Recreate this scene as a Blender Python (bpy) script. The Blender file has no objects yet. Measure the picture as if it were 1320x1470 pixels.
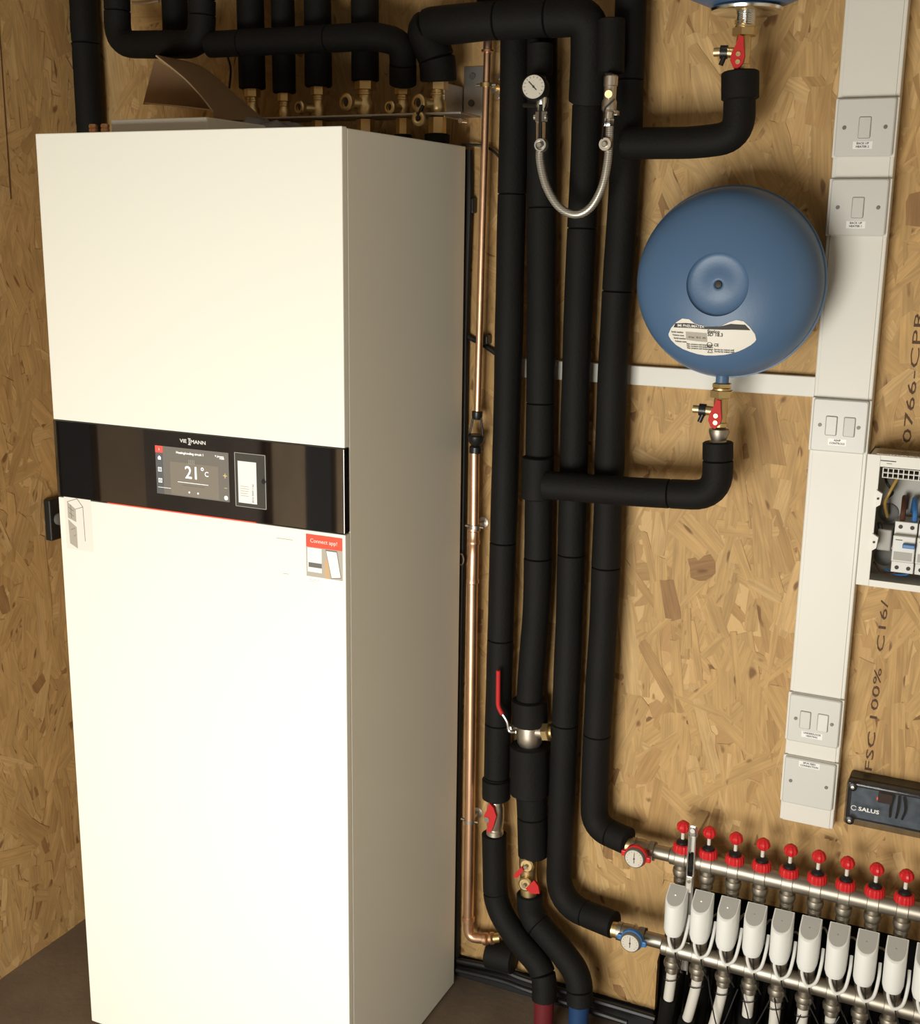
import bpy, bmesh, math, random
from mathutils import Vector, Matrix, noise
random.seed(7)
C = bpy.context.scene.collection
sc = bpy.context.scene
PI = math.pi

# ------------------------------------------------------------------ camera
CAM = Vector((1.5625243859, -1.6335193816, 1.5568202))
RM = Matrix(((0.9054722246851746, -0.4102161132377237, -0.10882458712908477),
             (0.4241897297959392, 0.8829299282844539, 0.20124068891567892),
             (0.01353231167719646, -0.22838012649909806, 0.9734779886370967)))
FPX = 1737.7
cd = bpy.data.cameras.new('camera'); cam = bpy.data.objects.new('camera', cd); C.objects.link(cam)
R, F, U = RM.col[0], RM.col[1], RM.col[2]
m4 = Matrix.Identity(4)
for i in range(3):
    m4[i][0] = R[i]; m4[i][1] = U[i]; m4[i][2] = -F[i]; m4[i][3] = CAM[i]
cam.matrix_world = m4
cd.sensor_fit = 'HORIZONTAL'; cd.sensor_width = 36; cd.lens = 36 * FPX / 1320; cd.clip_start = .05
sc.camera = cam

# ------------------------------------------------------------------ light and exposure
w = bpy.data.worlds.new('world'); sc.world = w; w.use_nodes = True
w.node_tree.nodes['Background'].inputs[0].default_value = (.80, .90, 1, 1)
w.node_tree.nodes['Background'].inputs[1].default_value = .35
def area(name, loc, rot, sx, sy, power, col):
    l = bpy.data.lights.new(name, 'AREA'); l.shape = 'RECTANGLE'; l.size = sx; l.size_y = sy
    l.energy = power; l.color = col
    o = bpy.data.objects.new(name, l); C.objects.link(o); o.location = loc; o.rotation_euler = rot
    return o
# daylight that enters through the open doorway behind the photographer
area('doorway_daylight', (.72, -2.02, .53), (PI/2, 0, 0), 1.2, 1.05, 61, (1, .975, .885))
sc.view_settings.view_transform = 'Standard'; sc.view_settings.look = 'None'
sc.view_settings.gamma = 1; sc.view_settings.exposure = 0.0
sc.view_settings.use_curve_mapping = False

# ------------------------------------------------------------------ pixel helpers (author time lookups on real planes)
YW = .481      # face of the back board
def ray(px, py): return R * ((px-660)/FPX) + F - U * ((py-735)/FPX)
def Q(px, py, Y=YW):
    d = ray(px, py); return CAM + d * ((Y - CAM.y) / d.y)
def QX(px, py, X):
    d = ray(px, py); return CAM + d * ((X - CAM.x) / d.x)
def depth(p): return F.dot(p - CAM)
def proj(p):
    v = p - CAM; d = F.dot(v); return (660 + FPX*R.dot(v)/d, 735 - FPX*U.dot(v)/d)
def M(npx, Y=.43): return npx * (2.22 - (.43 - Y)) / FPX      # pixels to metres near the back wall

# ------------------------------------------------------------------ materials
def mat(name, col, rough=.5, metal=0, spec=.5, coat=0, trans=0, alpha=1, emit=None, bump=None, ior=1.45, var=0, vscale=20):
    m = bpy.data.materials.new(name); m.use_nodes = True
    nt = m.node_tree; b = nt.nodes['Principled BSDF']
    b.inputs['Base Color'].default_value = (*col, 1); b.inputs['Roughness'].default_value = rough
    b.inputs['Metallic'].default_value = metal; b.inputs['Specular IOR Level'].default_value = spec
    b.inputs['Coat Weight'].default_value = coat; b.inputs['Transmission Weight'].default_value = trans
    b.inputs['Alpha'].default_value = alpha; b.inputs['IOR'].default_value = ior
    if emit:
        b.inputs['Emission Color'].default_value = (*emit[0], 1); b.inputs['Emission Strength'].default_value = emit[1]
    tc = nt.nodes.new('ShaderNodeTexCoord')
    if bump:
        n = nt.nodes.new('ShaderNodeTexNoise'); n.inputs['Scale'].default_value = bump[0]; n.inputs['Detail'].default_value = 3
        nt.links.new(tc.outputs['Object'], n.inputs['Vector'])
        bp = nt.nodes.new('ShaderNodeBump'); bp.inputs['Strength'].default_value = bump[1]; bp.inputs['Distance'].default_value = .002
        nt.links.new(n.outputs['Fac'], bp.inputs['Height']); nt.links.new(bp.outputs['Normal'], b.inputs['Normal'])
    if var:
        n = nt.nodes.new('ShaderNodeTexNoise'); n.inputs['Scale'].default_value = vscale; n.inputs['Detail'].default_value = 4
        nt.links.new(tc.outputs['Object'], n.inputs['Vector'])
        r = nt.nodes.new('ShaderNodeMapRange'); r.inputs[1].default_value = .3; r.inputs[2].default_value = .7
        r.inputs[3].default_value = 1-var; r.inputs[4].default_value = 1+var
        nt.links.new(n.outputs['Fac'], r.inputs[0])
        mx = nt.nodes.new('ShaderNodeVectorMath'); mx.operation = 'SCALE'; mx.inputs[0].default_value = col
        nt.links.new(r.outputs[0], mx.inputs['Scale']); nt.links.new(mx.outputs[0], b.inputs['Base Color'])
    return m
MT = {}
def D(k, *a, **kw): MT[k] = mat(k, *a, **kw)
D('foam', (.0066, .0060, .0053), .70, bump=(220, .35), var=.18, vscale=9, spec=.22)
D('matt_black', (.009, .009, .009), .8)  # even matt black of the membrane, wall strips and floor edging
D('copper', (.86, .55, .36), .38, 1, var=.14, vscale=14)
D('brass', (.72, .54, .27), .40, 1, var=.12)
D('nickel', (.37, .335, .28), .46, 1, var=.08)
D('chrome', (.82, .82, .80), .20, 1)
D('nickel_bright', (.68, .62, .53), .38, 1, var=.05)
D('steel', (.55, .52, .47), .42, 1)
D('cabinet_white', (.86, .85, .765), .42, spec=.35)
D('plastic_white', (.70, .68, .62), .38, spec=.45)
D('plate_white', (.60, .59, .555), .34, spec=.5)
D('actuator_white', (.80, .80, .77), .42)
D('actuator_cap', (.48, .48, .45), .35)
D('pipe_white', (.66, .63, .57), .45)
D('cable_white', (.72, .71, .68), .4)
D('black_glass', (.006, .005, .005), .035, spec=1.0, ior=1.6)
D('black_plastic', (.012, .012, .012), .35)
D('cable_black', (.012, .012, .013), .45)
D('grey_plastic', (.13, .125, .115), .5)
D('grey_light', (.36, .35, .32), .5)
D('red_plastic', (.60, .018, .022), .34)
D('red_lever', (.50, .022, .022), .6, spec=.3)
D('screw_dark', (.16, .15, .13), .5, .4)
D('red_dark', (.13, .012, .016), .5)
D('blue_plastic', (.045, .17, .42), .4)
D('blue_band', (.012, .045, .13), .5)
D('blue_paint', (.070, .135, .245), .40, spec=.5, bump=(260, .06))
D('paper', (.78, .75, .68), .6)
D('paper_grey', (.42, .38, .32), .6)
D('ink', (.03, .028, .025), .6)
D('ink_grey', (.16, .15, .13), .6)
D('ink_brown', (.085, .040, .018), .7)
D('dial', (.60, .56, .48), .35)
D('cardboard', (.42, .27, .15), .8, bump=(90, .2))
D('cardboard_edge', (.46, .33, .20), .8)
D('polystyrene', (.62, .58, .49), .7, bump=(200, .2))
D('polybag', (.22, .21, .20), .25, spec=.8, bump=(40, .4))
D('concrete', (.17, .125, .085), .85, bump=(60, .3), var=.25, vscale=6)
D('ceiling_paint', (.42, .41, .38), .9)
D('bounce_plaster', (.74, .71, .61), .9)  # pale tone of the unseen right wall, set to bounce neutral fill
D('screen', (.10, .092, .078), .12, emit=((.21, .185, .15), .55), spec=.6)
D('screen_mid', (.12, .105, .085), .12, emit=((.26, .22, .165), .6))
D('screen_dark', (.07, .07, .07), .12, emit=((.12, .12, .12), .6))
D('screen_white', (.8, .8, .8), .3, emit=((.95, .93, .88), .9))
D('screen_red', (.6, .08, .06), .3, emit=((.9, .10, .07), .5))
D('screen_gold', (.5, .4, .2), .3, emit=((.55, .42, .20), .5))
D('logo_white', (.85, .83, .80), .35)
D('sticker_red', (.80, .085, .045), .4)
D('sticker_pic', (.45, .41, .35), .4)
D('sticker_white', (.82, .81, .79), .35)
D('sticker_wood', (.55, .36, .20), .5)
D('film', (.10, .095, .085), .08, spec=.9, alpha=.55)
D('led', (.9, .85, .6), .3, emit=((1, .9, .6), 1.0))
D('led_red', (.6, .1, .05), .3, emit=((1, .12, .05), 1.2))
D('smoke_plastic', (.030, .029, .030), .10, alpha=.48, spec=.7)
D('board_blue', (.20, .26, .33), .4, var=.35, vscale=45)
D('wire_blue', (.04, .16, .42), .4)
D('wire_yellow', (.42, .26, .06), .4)
D('wire_brown', (.08, .03, .015), .4)
D('timber', (.36, .235, .115), .7, var=.2, vscale=8)
D('dark_timber', (.13, .085, .05), .7, var=.2, vscale=8)
D('board_reflection', (.32, .23, .15), .12, alpha=.45, spec=.7)  # brown base colour stands in for the board reflected in the box top

def hose_mat():
    m = mat('braided_hose', (.55, .52, .46), .35, .75); nt = m.node_tree; b = nt.nodes['Principled BSDF']
    tc = nt.nodes.new('ShaderNodeTexCoord'); wv = nt.nodes.new('ShaderNodeTexWave')
    wv.inputs['Scale'].default_value = 110; wv.bands_direction = 'Z'; wv.inputs['Distortion'].default_value = 1
    nt.links.new(tc.outputs['Object'], wv.inputs['Vector'])
    cr = nt.nodes.new('ShaderNodeValToRGB'); cr.color_ramp.elements[0].color = (.22, .20, .17, 1); cr.color_ramp.elements[1].color = (.72, .68, .60, 1)
    nt.links.new(wv.outputs['Fac'], cr.inputs[0]); nt.links.new(cr.outputs[0], b.inputs['Base Color'])
    return m
MT['hose'] = hose_mat()

def osb(name, horiz):
    """oriented strand board: layered, randomly turned wood strands"""
    m = bpy.data.materials.new(name); m.use_nodes = True; nt = m.node_tree; N = nt.nodes; L = nt.links
    b = N['Principled BSDF']; b.inputs['Roughness'].default_value = .62; b.inputs['Specular IOR Level'].default_value = .25
    tc = N.new('ShaderNodeTexCoord'); sep = N.new('ShaderNodeSeparateXYZ'); L.new(tc.outputs['Object'], sep.inputs[0])
    cb = N.new('ShaderNodeCombineXYZ'); L.new(sep.outputs['Y' if horiz == 'y' else 'X'], cb.inputs[0]); L.new(sep.outputs['Z'], cb.inputs[1])
    def math_(op, a, bb=None, c=None):
        n = N.new('ShaderNodeMath'); n.operation = op
        for i, v in enumerate((a, bb, c)):
            if v is None: continue
            if isinstance(v, (int, float)): n.inputs[i].default_value = v
            else: L.new(v, n.inputs[i])
        return n.outputs[0]
    nz = N.new('ShaderNodeTexNoise'); nz.inputs['Scale'].default_value = 16; nz.inputs['Detail'].default_value = 3
    L.new(cb.outputs[0], nz.inputs['Vector'])
    dis = N.new('ShaderNodeVectorMath'); dis.operation = 'MULTIPLY_ADD'
    L.new(nz.outputs['Color'], dis.inputs[0]); dis.inputs[1].default_value = (.020, .020, 0); L.new(cb.outputs[0], dis.inputs[2])
    def layer(ang, sx, sy, off):
        mp = N.new('ShaderNodeMapping'); mp.vector_type = 'TEXTURE'
        mp.inputs['Rotation'].default_value = (0, 0, ang); mp.inputs['Scale'].default_value = (1/sx, 1/sy, 1); mp.inputs['Location'].default_value = (off, off*.7, 0)
        L.new(dis.outputs[0], mp.inputs['Vector'])
        v = N.new('ShaderNodeTexVoronoi'); v.inputs['Scale'].default_value = 1; v.voronoi_dimensions = '2D'; v.distance = 'CHEBYCHEV'
        v.inputs['Randomness'].default_value = .95
        L.new(mp.outputs[0], v.inputs['Vector'])
        sp = N.new('ShaderNodeSeparateColor'); L.new(v.outputs['Color'], sp.inputs[0])
        # grain turned by the strand's own random angle
        rot = N.new('ShaderNodeVectorRotate'); rot.rotation_type = 'Z_AXIS'
        L.new(cb.outputs[0], rot.inputs['Vector'])
        L.new(math_('MULTIPLY_ADD', sp.outputs[1], 1.3, ang - .65), rot.inputs['Angle'])
        mg = N.new('ShaderNodeMapping'); mg.inputs['Scale'].default_value = (330, 22, 1); L.new(rot.outputs[0], mg.inputs['Vector'])
        g = N.new('ShaderNodeTexNoise'); g.inputs['Scale'].default_value = 1; g.inputs['Detail'].default_value = 4; g.inputs['Roughness'].default_value = .6
        L.new(mg.outputs[0], g.inputs['Vector'])
        return sp, g.outputs['Fac'], v.outputs['Distance']
    A = layer(.12, 22, 8, 0); B = layer(-.55, 26, 9, 3.1); Cc = layer(.75, 24, 8, 7.7); Dd = layer(.0, 34, 11, 12.3)
    def tone(l): # strand tone + grain
        return math_('ADD', math_('MULTIPLY', l[0].outputs[0], .62), math_('MULTIPLY', l[1], .44))
    def mixf(f, a, bb):
        n = N.new('ShaderNodeMix'); L.new(f, n.inputs[0]); L.new(a, n.inputs[2]); L.new(bb, n.inputs[3]); return n.outputs[0]
    t = tone(A)
    for l, th in ((B, .52), (Cc, .60), (Dd, .66)):
        msk = math_('GREATER_THAN', l[0].outputs[2], th)
        t = mixf(msk, t, tone(l))
    big = N.new('ShaderNodeTexNoise'); big.inputs['Scale'].default_value = 3.2; L.new(cb.outputs[0], big.inputs['Vector'])
    t = math_('ADD', t, math_('MULTIPLY_ADD', big.outputs['Fac'], .22, -.11))
    cr = N.new('ShaderNodeValToRGB'); e = cr.color_ramp.elements
    e[0].position = .16; e[0].color = (.40, .235, .098, 1); e[1].position = .90; e[1].color = (.62, .425, .20, 1)
    for p, c in ((.36, (.455, .272, .112)), (.58, (.550, .345, .150)), (.75, (.610, .395, .178))):
        x = e.new(p); x.color = (*c, 1)
    L.new(t, cr.inputs[0])
    # a few dark knots and bark flecks
    kn = N.new('ShaderNodeTexNoise'); kn.inputs['Scale'].default_value = 30; kn.inputs['Detail'].default_value = 2
    mk = N.new('ShaderNodeMapping'); mk.inputs['Scale'].default_value = (1.5, .8, 1); L.new(cb.outputs[0], mk.inputs['Vector']); L.new(mk.outputs[0], kn.inputs['Vector'])
    kr = N.new('ShaderNodeMapRange'); kr.inputs[1].default_value = .69; kr.inputs[2].default_value = .76; L.new(kn.outputs['Fac'], kr.inputs[0])
    mxc = N.new('ShaderNodeMix'); mxc.data_type = 'RGBA'; L.new(math_('MULTIPLY', kr.outputs[0], .75), mxc.inputs[0]); L.new(cr.outputs[0], mxc.inputs[6]); mxc.inputs[7].default_value = (.13, .055, .02, 1)
    L.new(mxc.outputs[2], b.inputs['Base Color'])
    bp = N.new('ShaderNodeBump'); bp.inputs['Strength'].default_value = .45; bp.inputs['Distance'].default_value = .0015
    L.new(t, bp.inputs['Height']); L.new(bp.outputs[0], b.inputs['Normal'])
    return m
MT['osb_back'] = osb('osb_back', 'x'); MT['osb_left'] = osb('osb_left', 'y')

# ------------------------------------------------------------------ object helpers
def tag(o, label=None, cat=None, group=None, kind=None):
    if label: o['label'] = label
    if cat: o['category'] = cat
    if group: o['group'] = group
    if kind: o['kind'] = kind
    return o
def thing(name, label, cat, loc=(0, 0, 0), group=None):
    o = bpy.data.objects.new(name, None); C.objects.link(o); o.location = loc; o.empty_display_size = .02
    return tag(o, label, cat, group)
def origin_of(o):
    p = Vector((0, 0, 0))
    while o is not None: p += o.location; o = o.parent
    return p
class B:
    """collects shapes in world coordinates"""
    def __init__(s): s.bm = bmesh.new()
    def _add(s, tmp, mtx=None, flat=False):
        for f in tmp.faces: f.smooth = not flat and f.material_index == 0; f.material_index = 0
        me = bpy.data.meshes.new('t'); 
        if mtx: tmp.transform(mtx)
        tmp.to_mesh(me); s.bm.from_mesh(me); tmp.free(); bpy.data.meshes.remove(me); return s
    def box(s, a, b, bev=0, seg=2, rot=None):
        a = Vector(a); b = Vector(b); c = (a+b)/2; d = b-a
        t = bmesh.new(); bmesh.ops.create_cube(t, size=1)
        t.transform(Matrix.Diagonal((abs(d.x), abs(d.y), abs(d.z), 1)))
        if bev: bmesh.ops.bevel(t, geom=t.edges[:], offset=bev, segments=seg, profile=.5, affect='EDGES')
        m = Matrix.Translation(c)
        if rot: m = m @ rot.to_4x4()
        return s._add(t, m, True)
    def plate(s, a, b, rad, bev=.001):
        """box with corners rounded in the XZ plane"""
        a = Vector(a); b = Vector(b); c = (a+b)/2; d = b-a
        t = bmesh.new(); n = 5; vs = []
        for cx, cz, st in ((1, 1, 0), (-1, 1, 1), (-1, -1, 2), (1, -1, 3)):
            for i in range(n+1):
                an = (st + i/n)*PI/2
                vs.append((cx*(abs(d.x)/2-rad)+rad*math.cos(an), cz*(abs(d.z)/2-rad)+rad*math.sin(an)))
        def ringv(y, sh):
            return [t.verts.new((x*(1-sh*2/abs(d.x)), y, z*(1-sh*2/abs(d.z)))) for x, z in vs]
        h = abs(d.y)/2
        r0 = ringv(h, 0); r1 = ringv(-h+bev, 0); r2 = ringv(-h, bev)
        k = len(vs)
        for p, q in ((r0, r1), (r1, r2)):
            for i in range(k): t.faces.new((p[i], p[(i+1) % k], q[(i+1) % k], q[i]))
        t.faces.new(r2).material_index = 1; t.faces.new(r0[::-1]).material_index = 1
        bmesh.ops.recalc_face_normals(t, faces=t.faces[:])
        return s._add(t, Matrix.Translation(c))
    def lathe(s, prof, origin, axis=(0, 0, 1), seg=24, flute=0, nf=0):
        """prof: list of (radius, distance along axis)"""
        ax = Vector(axis).normalized(); q = Vector((0, 0, 1)).rotation_difference(ax).to_matrix().to_4x4()
        t = bmesh.new(); rings = []
        for r, h in prof:
            if r < 1e-6: rings.append([t.verts.new((0, 0, h))]); continue
            rings.append([t.verts.new(((r*(1-flute*(nf > 0 and i % 2)))*math.cos(2*PI*i/seg), (r*(1-flute*(nf > 0 and i % 2)))*math.sin(2*PI*i/seg), h)) for i in range(seg)])
        for p, r in zip(rings, rings[1:]):
            if len(p) == 1 and len(r) == 1: continue
            for i in range(seg):
                j = (i+1) % seg
                if len(p) == 1: t.faces.new((p[0], r[i], r[j]))
                elif len(r) == 1: t.faces.new((p[i], r[0], p[j]))
                else: t.faces.new((p[i], p[j], r[j], r[i]))
        for r in (rings[0], rings[-1]):
            if len(r) > 2: t.faces.new(r)
        bmesh.ops.recalc_face_normals(t, faces=t.faces[:])
        return s._add(t, Matrix.Translation(Vector(origin)) @ q)
    def cyl(s, p0, p1, r, r1=None, seg=20, bev=0):
        p0 = Vector(p0); p1 = Vector(p1); L = (p1-p0).length; r1 = r if r1 is None else r1
        pr = [(r-bev, 0), (r, bev), (r1, L-bev), (r1-bev, L)] if bev else [(r, 0), (r1, L)]
        return s.lathe(pr, p0, p1-p0, seg)
    def sweep(s, pts, rad, seg=14, cap=True, round_ends=0):
        pts = [Vector(p) for p in pts]; n = len(pts)
        rads = rad if isinstance(rad, (list, tuple)) else [rad]*n
        t = bmesh.new(); T = []
        for i in range(n):
            a = pts[max(i-1, 0)]; b2 = pts[min(i+1, n-1)]; T.append((b2-a).normalized())
        up = Vector((0, 1, 0)) if abs(T[0].y) < .8 else Vector((1, 0, 0))
        nrm = (up - T[0]*up.dot(T[0])).normalized(); rings = []
        for i in range(n):
            if i: 
                q = T[i-1].rotation_difference(T[i]); nrm = (q @ nrm); nrm = (nrm - T[i]*nrm.dot(T[i])).normalized()
            bi = T[i].cross(nrm)
            def ring(c, r): return [t.verts.new(c + (nrm*math.cos(2*PI*k/seg) + bi*math.sin(2*PI*k/seg))*r) for k in range(seg)]
            if i == 0 and round_ends:
                rings.append(ring(pts[0], rads[0]*(1-round_ends))); rings.append(ring(pts[0]+T[0]*rads[0]*round_ends*.7, rads[0]))
            elif i == n-1 and round_ends:
                rings.append(ring(pts[i]-T[i]*rads[i]*round_ends*.7, rads[i])); rings.append(ring(pts[i], rads[i]*(1-round_ends)))
            else: rings.append(ring(pts[i], rads[i]))
        for p, r in zip(rings, rings[1:]):
            for k in range(seg):
                j = (k+1) % seg; t.faces.new((p[k], p[j], r[j], r[k]))
        if cap: t.faces.new(rings[0]); t.faces.new(rings[-1])
        bmesh.ops.recalc_face_normals(t, faces=t.faces[:])
        return s._add(t)
    def poly(s, vs, faces):
        v = [s.bm.verts.new(x) for x in vs]
        for f in faces: s.bm.faces.new([v[i] for i in f]).smooth = True
        return s
    def prism(s, pts2, y0, y1):
        """outline in XZ, extruded along Y"""
        t = bmesh.new(); a = [t.verts.new((x, y0, z)) for x, z in pts2]; b2 = [t.verts.new((x, y1, z)) for x, z in pts2]; n = len(a)
        t.faces.new(a).material_index = 1; t.faces.new(b2[::-1]).material_index = 1
        for i in range(n): t.faces.new((a[i], b2[i], b2[(i+1) % n], a[(i+1) % n]))
        bmesh.ops.recalc_face_normals(t, faces=t.faces[:])
        return s._add(t)
    def build(s, name, m, parent=None, base=None, ang=38):
        me = bpy.data.meshes.new(name); o = bpy.data.objects.new(name, me); C.objects.link(o)
        if parent is not None: o.parent = parent; org = origin_of(parent)
        elif base is not None: o.location = base; org = Vector(base)
        else: org = Vector((0, 0, 0))
        if org.length: s.bm.transform(Matrix.Translation(-org))
        s.bm.to_mesh(me); s.bm.free()
        me.materials.append(MT[m] if isinstance(m, str) else m)
        keep = [p.use_smooth for p in me.polygons]
        me.set_sharp_from_angle(angle=math.radians(ang))
        me.polygons.foreach_set('use_smooth', keep)
        return o
def dup(o, off=Vector((0, 0, 0)), parent=None):
    c = o.copy(); C.objects.link(c)
    c.parent = parent
    if parent is None: c.location = o.location + off
    for ch in [x for x in kids.get(o, o.children)]: dup(ch, parent=c)
    return c
kids = {}
def dup_part(o, off, parent):
    c = o.copy(); C.objects.link(c); c.parent = parent; c.location = o.location + off
    for ch in list(o.children):
        d = ch.copy(); C.objects.link(d); d.parent = c
    return c

def fillet(pts, rad=.05, n=8):
    pts = [Vector(p) for p in pts]; out = [pts[0]]
    for i in range(1, len(pts)-1):
        a, b, c = pts[i-1], pts[i], pts[i+1]
        d1 = (a-b); d2 = (c-b); r = min(rad if not isinstance(rad, (list, tuple)) else rad[i-1], d1.length*.49, d2.length*.49)
        p = b + d1.normalized()*r; q = b + d2.normalized()*r
        for k in range(n+1):
            t = k/n; out.append(p*(1-t)**2 + b*2*t*(1-t) + q*t*t)
    out.append(pts[-1]); return out
def spline(pts, n=8):
    P = [Vector(p) for p in pts]; P = [P[0]*2-P[1]] + P + [P[-1]*2-P[-2]]; out = []
    for i in range(1, len(P)-2):
        for k in range(n):
            t = k/n; a, b, c, d = P[i-1:i+3]
            out.append(.5*((2*b)+(c-a)*t+(2*a-5*b+4*c-d)*t*t+(3*b-a-3*c+d)*t**3))
    out.append(P[-2]); return out
def densify(pts, step=.012):
    out = [pts[0]]
    for a, b in zip(pts, pts[1:]):
        n = max(1, int((b-a).length/step))
        for k in range(1, n+1): out.append(a.lerp(b, k/n))
    return out
def foam_pipe(name, label, pix, rpx, joints=(), rad=.06, top=None, cat='pipe', extra=None):
    """an insulated pipe; pix = (px, py, Y), joints = image positions where two foam sleeves meet"""
    P = [Q(*p) if len(p) == 3 else Vector(p[:3]) for p in pix]
    if top is not None:
        P.insert(0, Vector((P[0].x, P[0].y, top)))
        if isinstance(rad, list) and len(rad) < len(P)-2: rad = [.1] + rad
    path = densify(fillet(P, rad))
    # merge duplicates
    path = [path[0]] + [b for a, b in zip(path, path[1:]) if (b-a).length > 1e-5]
    r = rpx*depth(sum(P, Vector())/len(P))/FPX
    cuts = [0]
    for j in joints:
        best = min(range(len(path)), key=lambda i: (proj(path[i])[0]-j[0])**2+(proj(path[i])[1]-j[1])**2)
        if 1 < best < len(path)-2: cuts.append(best)
    cuts = sorted(set(cuts)) + [len(path)-1]
    t = thing(name, label, cat, P[-1])
    for k, (a, b) in enumerate(zip(cuts, cuts[1:])):
        seg = path[a:b+1]; seg = [p + Vector((0, 0, 0)) for p in seg]
        if len(seg) < 2: continue
        wob = [r*(1+.035*noise.noise(p*9+Vector((k, 0, 0)))) for p in seg]
        B().sweep(seg, wob, 18, round_ends=.10).build('foam_sleeve', 'foam', t)
    return t
def text(body, size, loc, m, parent, name='lettering', face='-y', align='CENTER', bold=0, rot=0, xs=1, wrap=None):
    cu = bpy.data.curves.new('txt', 'FONT'); cu.body = body; cu.size = size; cu.align_x = align; cu.align_y = 'CENTER'; cu.offset = bold
    cu.extrude = .00015; cu.resolution_u = 2
    to = bpy.data.objects.new('txt', cu); C.objects.link(to); bpy.context.view_layer.update()
    me = bpy.data.meshes.new_from_object(to.evaluated_get(bpy.context.evaluated_depsgraph_get()))
    bpy.data.objects.remove(to); bpy.data.curves.remove(cu)
    me.transform(Matrix.Translation(Vector(loc)) @ Matrix.Rotation(PI/2, 4, 'X') @ Matrix.Rotation(rot, 4, 'Z') @ Matrix.Diagonal((xs, 1, 1, 1)))
    if wrap:
        for v in me.vertices: v.co.y = wrap(v.co.x, v.co.z) + (v.co.y - loc[1])
    if parent is not None: me.transform(Matrix.Translation(-origin_of(parent)))
    me.name = name; me.materials.clear(); me.materials.append(MT[m])
    o = bpy.data.objects.new(name, me); C.objects.link(o); o.parent = parent
    return o
def screw(parent, x, y, z, r=.0032, m='chrome', name='screw'):
    B().lathe([(0, 0), (r*.55, 0), (r*.6, .0004), (r, .0006), (r, .002), (0, .002)][::-1], (x, y+.0005, z), (0, -1, 0), 12).build(name, m, parent)
def hexn(b, p0, p1, r): return b.lathe([(r*.9, 0), (r, .001), (r, (Vector(p1)-Vector(p0)).length-.001), (r*.9, (Vector(p1)-Vector(p0)).length)], p0, Vector(p1)-Vector(p0), 6)

# ------------------------------------------------------------------ room
XL = -.28; XR = 2.75; YF = -2.10; ZC = 2.42
hx, hz = Q(950, 1262).x, Q(950, 1262).z          # cut-out in the board behind the manifold
b = B(); T = .018
b.box((XL, YW, .028), (hx, YW+T, ZC)); b.box((hx, YW, hz), (XR, YW+T, ZC))
wb = tag(b.build('wall_back', 'osb_back'), kind='structure')
b = B(); b.box((XL, YW+.15, -.02), (XR, YW+.17, ZC)); tag(b.build('wall_membrane', 'matt_black'), kind='structure')
b = B(); b.box((XL-T, -.30, -.02), (XL, YW+.17, ZC)); wl = tag(b.build('wall_left', 'osb_left'), kind='structure')
LW = Matrix.Translation((XL, YW, 0)) @ Matrix.Rotation(math.radians(0), 4, 'Z') @ Matrix.Translation((-XL, -YW, 0))
b = B(); b.box((XL-.03, YF, -.02), (XL-T, -.30, ZC)); tag(b.build('wall_left_bare', 'dark_timber'), kind='structure')
ws = bpy.data.objects['wall_left_bare']
B().box((XL-T, -.405, 0), (XL-.002, -.31, ZC), .001).build('mirrored_strip', 'matt_black', ws); B().box((XL-T, -1.42, 0), (XL-.002, -1.28, ZC), .001).build('mirrored_strip', 'matt_black', ws)  # unseen strips, added for the dark bands mirrored in the control strip
for y0, y1 in ((-.575, -.42), (-1.27, -1.10), (-1.62, -1.44), (-2.08, -2.0)):
    B().box((XL-T, y0, 0), (XL+.004, y1, ZC), .002).build('stud', 'timber', ws)
B().box((XL, .215, 1.6), (XL+.0022, .217, 2.4)).build('board_joint', 'ink_brown', wl)
for o_ in (wl, ws): o_.matrix_world = LW
b = B(); b.box((XL-.2, YF-.1, -.07), (XR+.1, YW+.17, -.02)); tag(b.build('floor', 'concrete'), kind='structure')
b = B(); b.box((XL-.2, YF-.1, ZC), (XR+.1, YW+.17, ZC+.05)); tag(b.build('ceiling', 'ceiling_paint'), kind='structure')
b = B(); b.box((XR, YF-.05, -.02), (XR+.02, YW+.17, ZC)); tag(b.build('wall_right', 'bounce_plaster'), kind='structure')
b = B(); b.box((XL-.2, YF-.05, -.02), (-.1, YF, ZC)); b.box((1.35, YF-.05, 0), (XR, YF, ZC)); b.box((-.1, YF-.05, 1.60), (1.35, YF, ZC))
tag(b.build('wall_front', 'osb_back'), kind='structure')
# black foam edging and loose cables where the board meets the floor
b = B(); b.box((XL, YW-.006, -.02), (hx, YW+.01, .032), .003); tag(b.build('baseboard_back', 'matt_black'), kind='structure')
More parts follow.
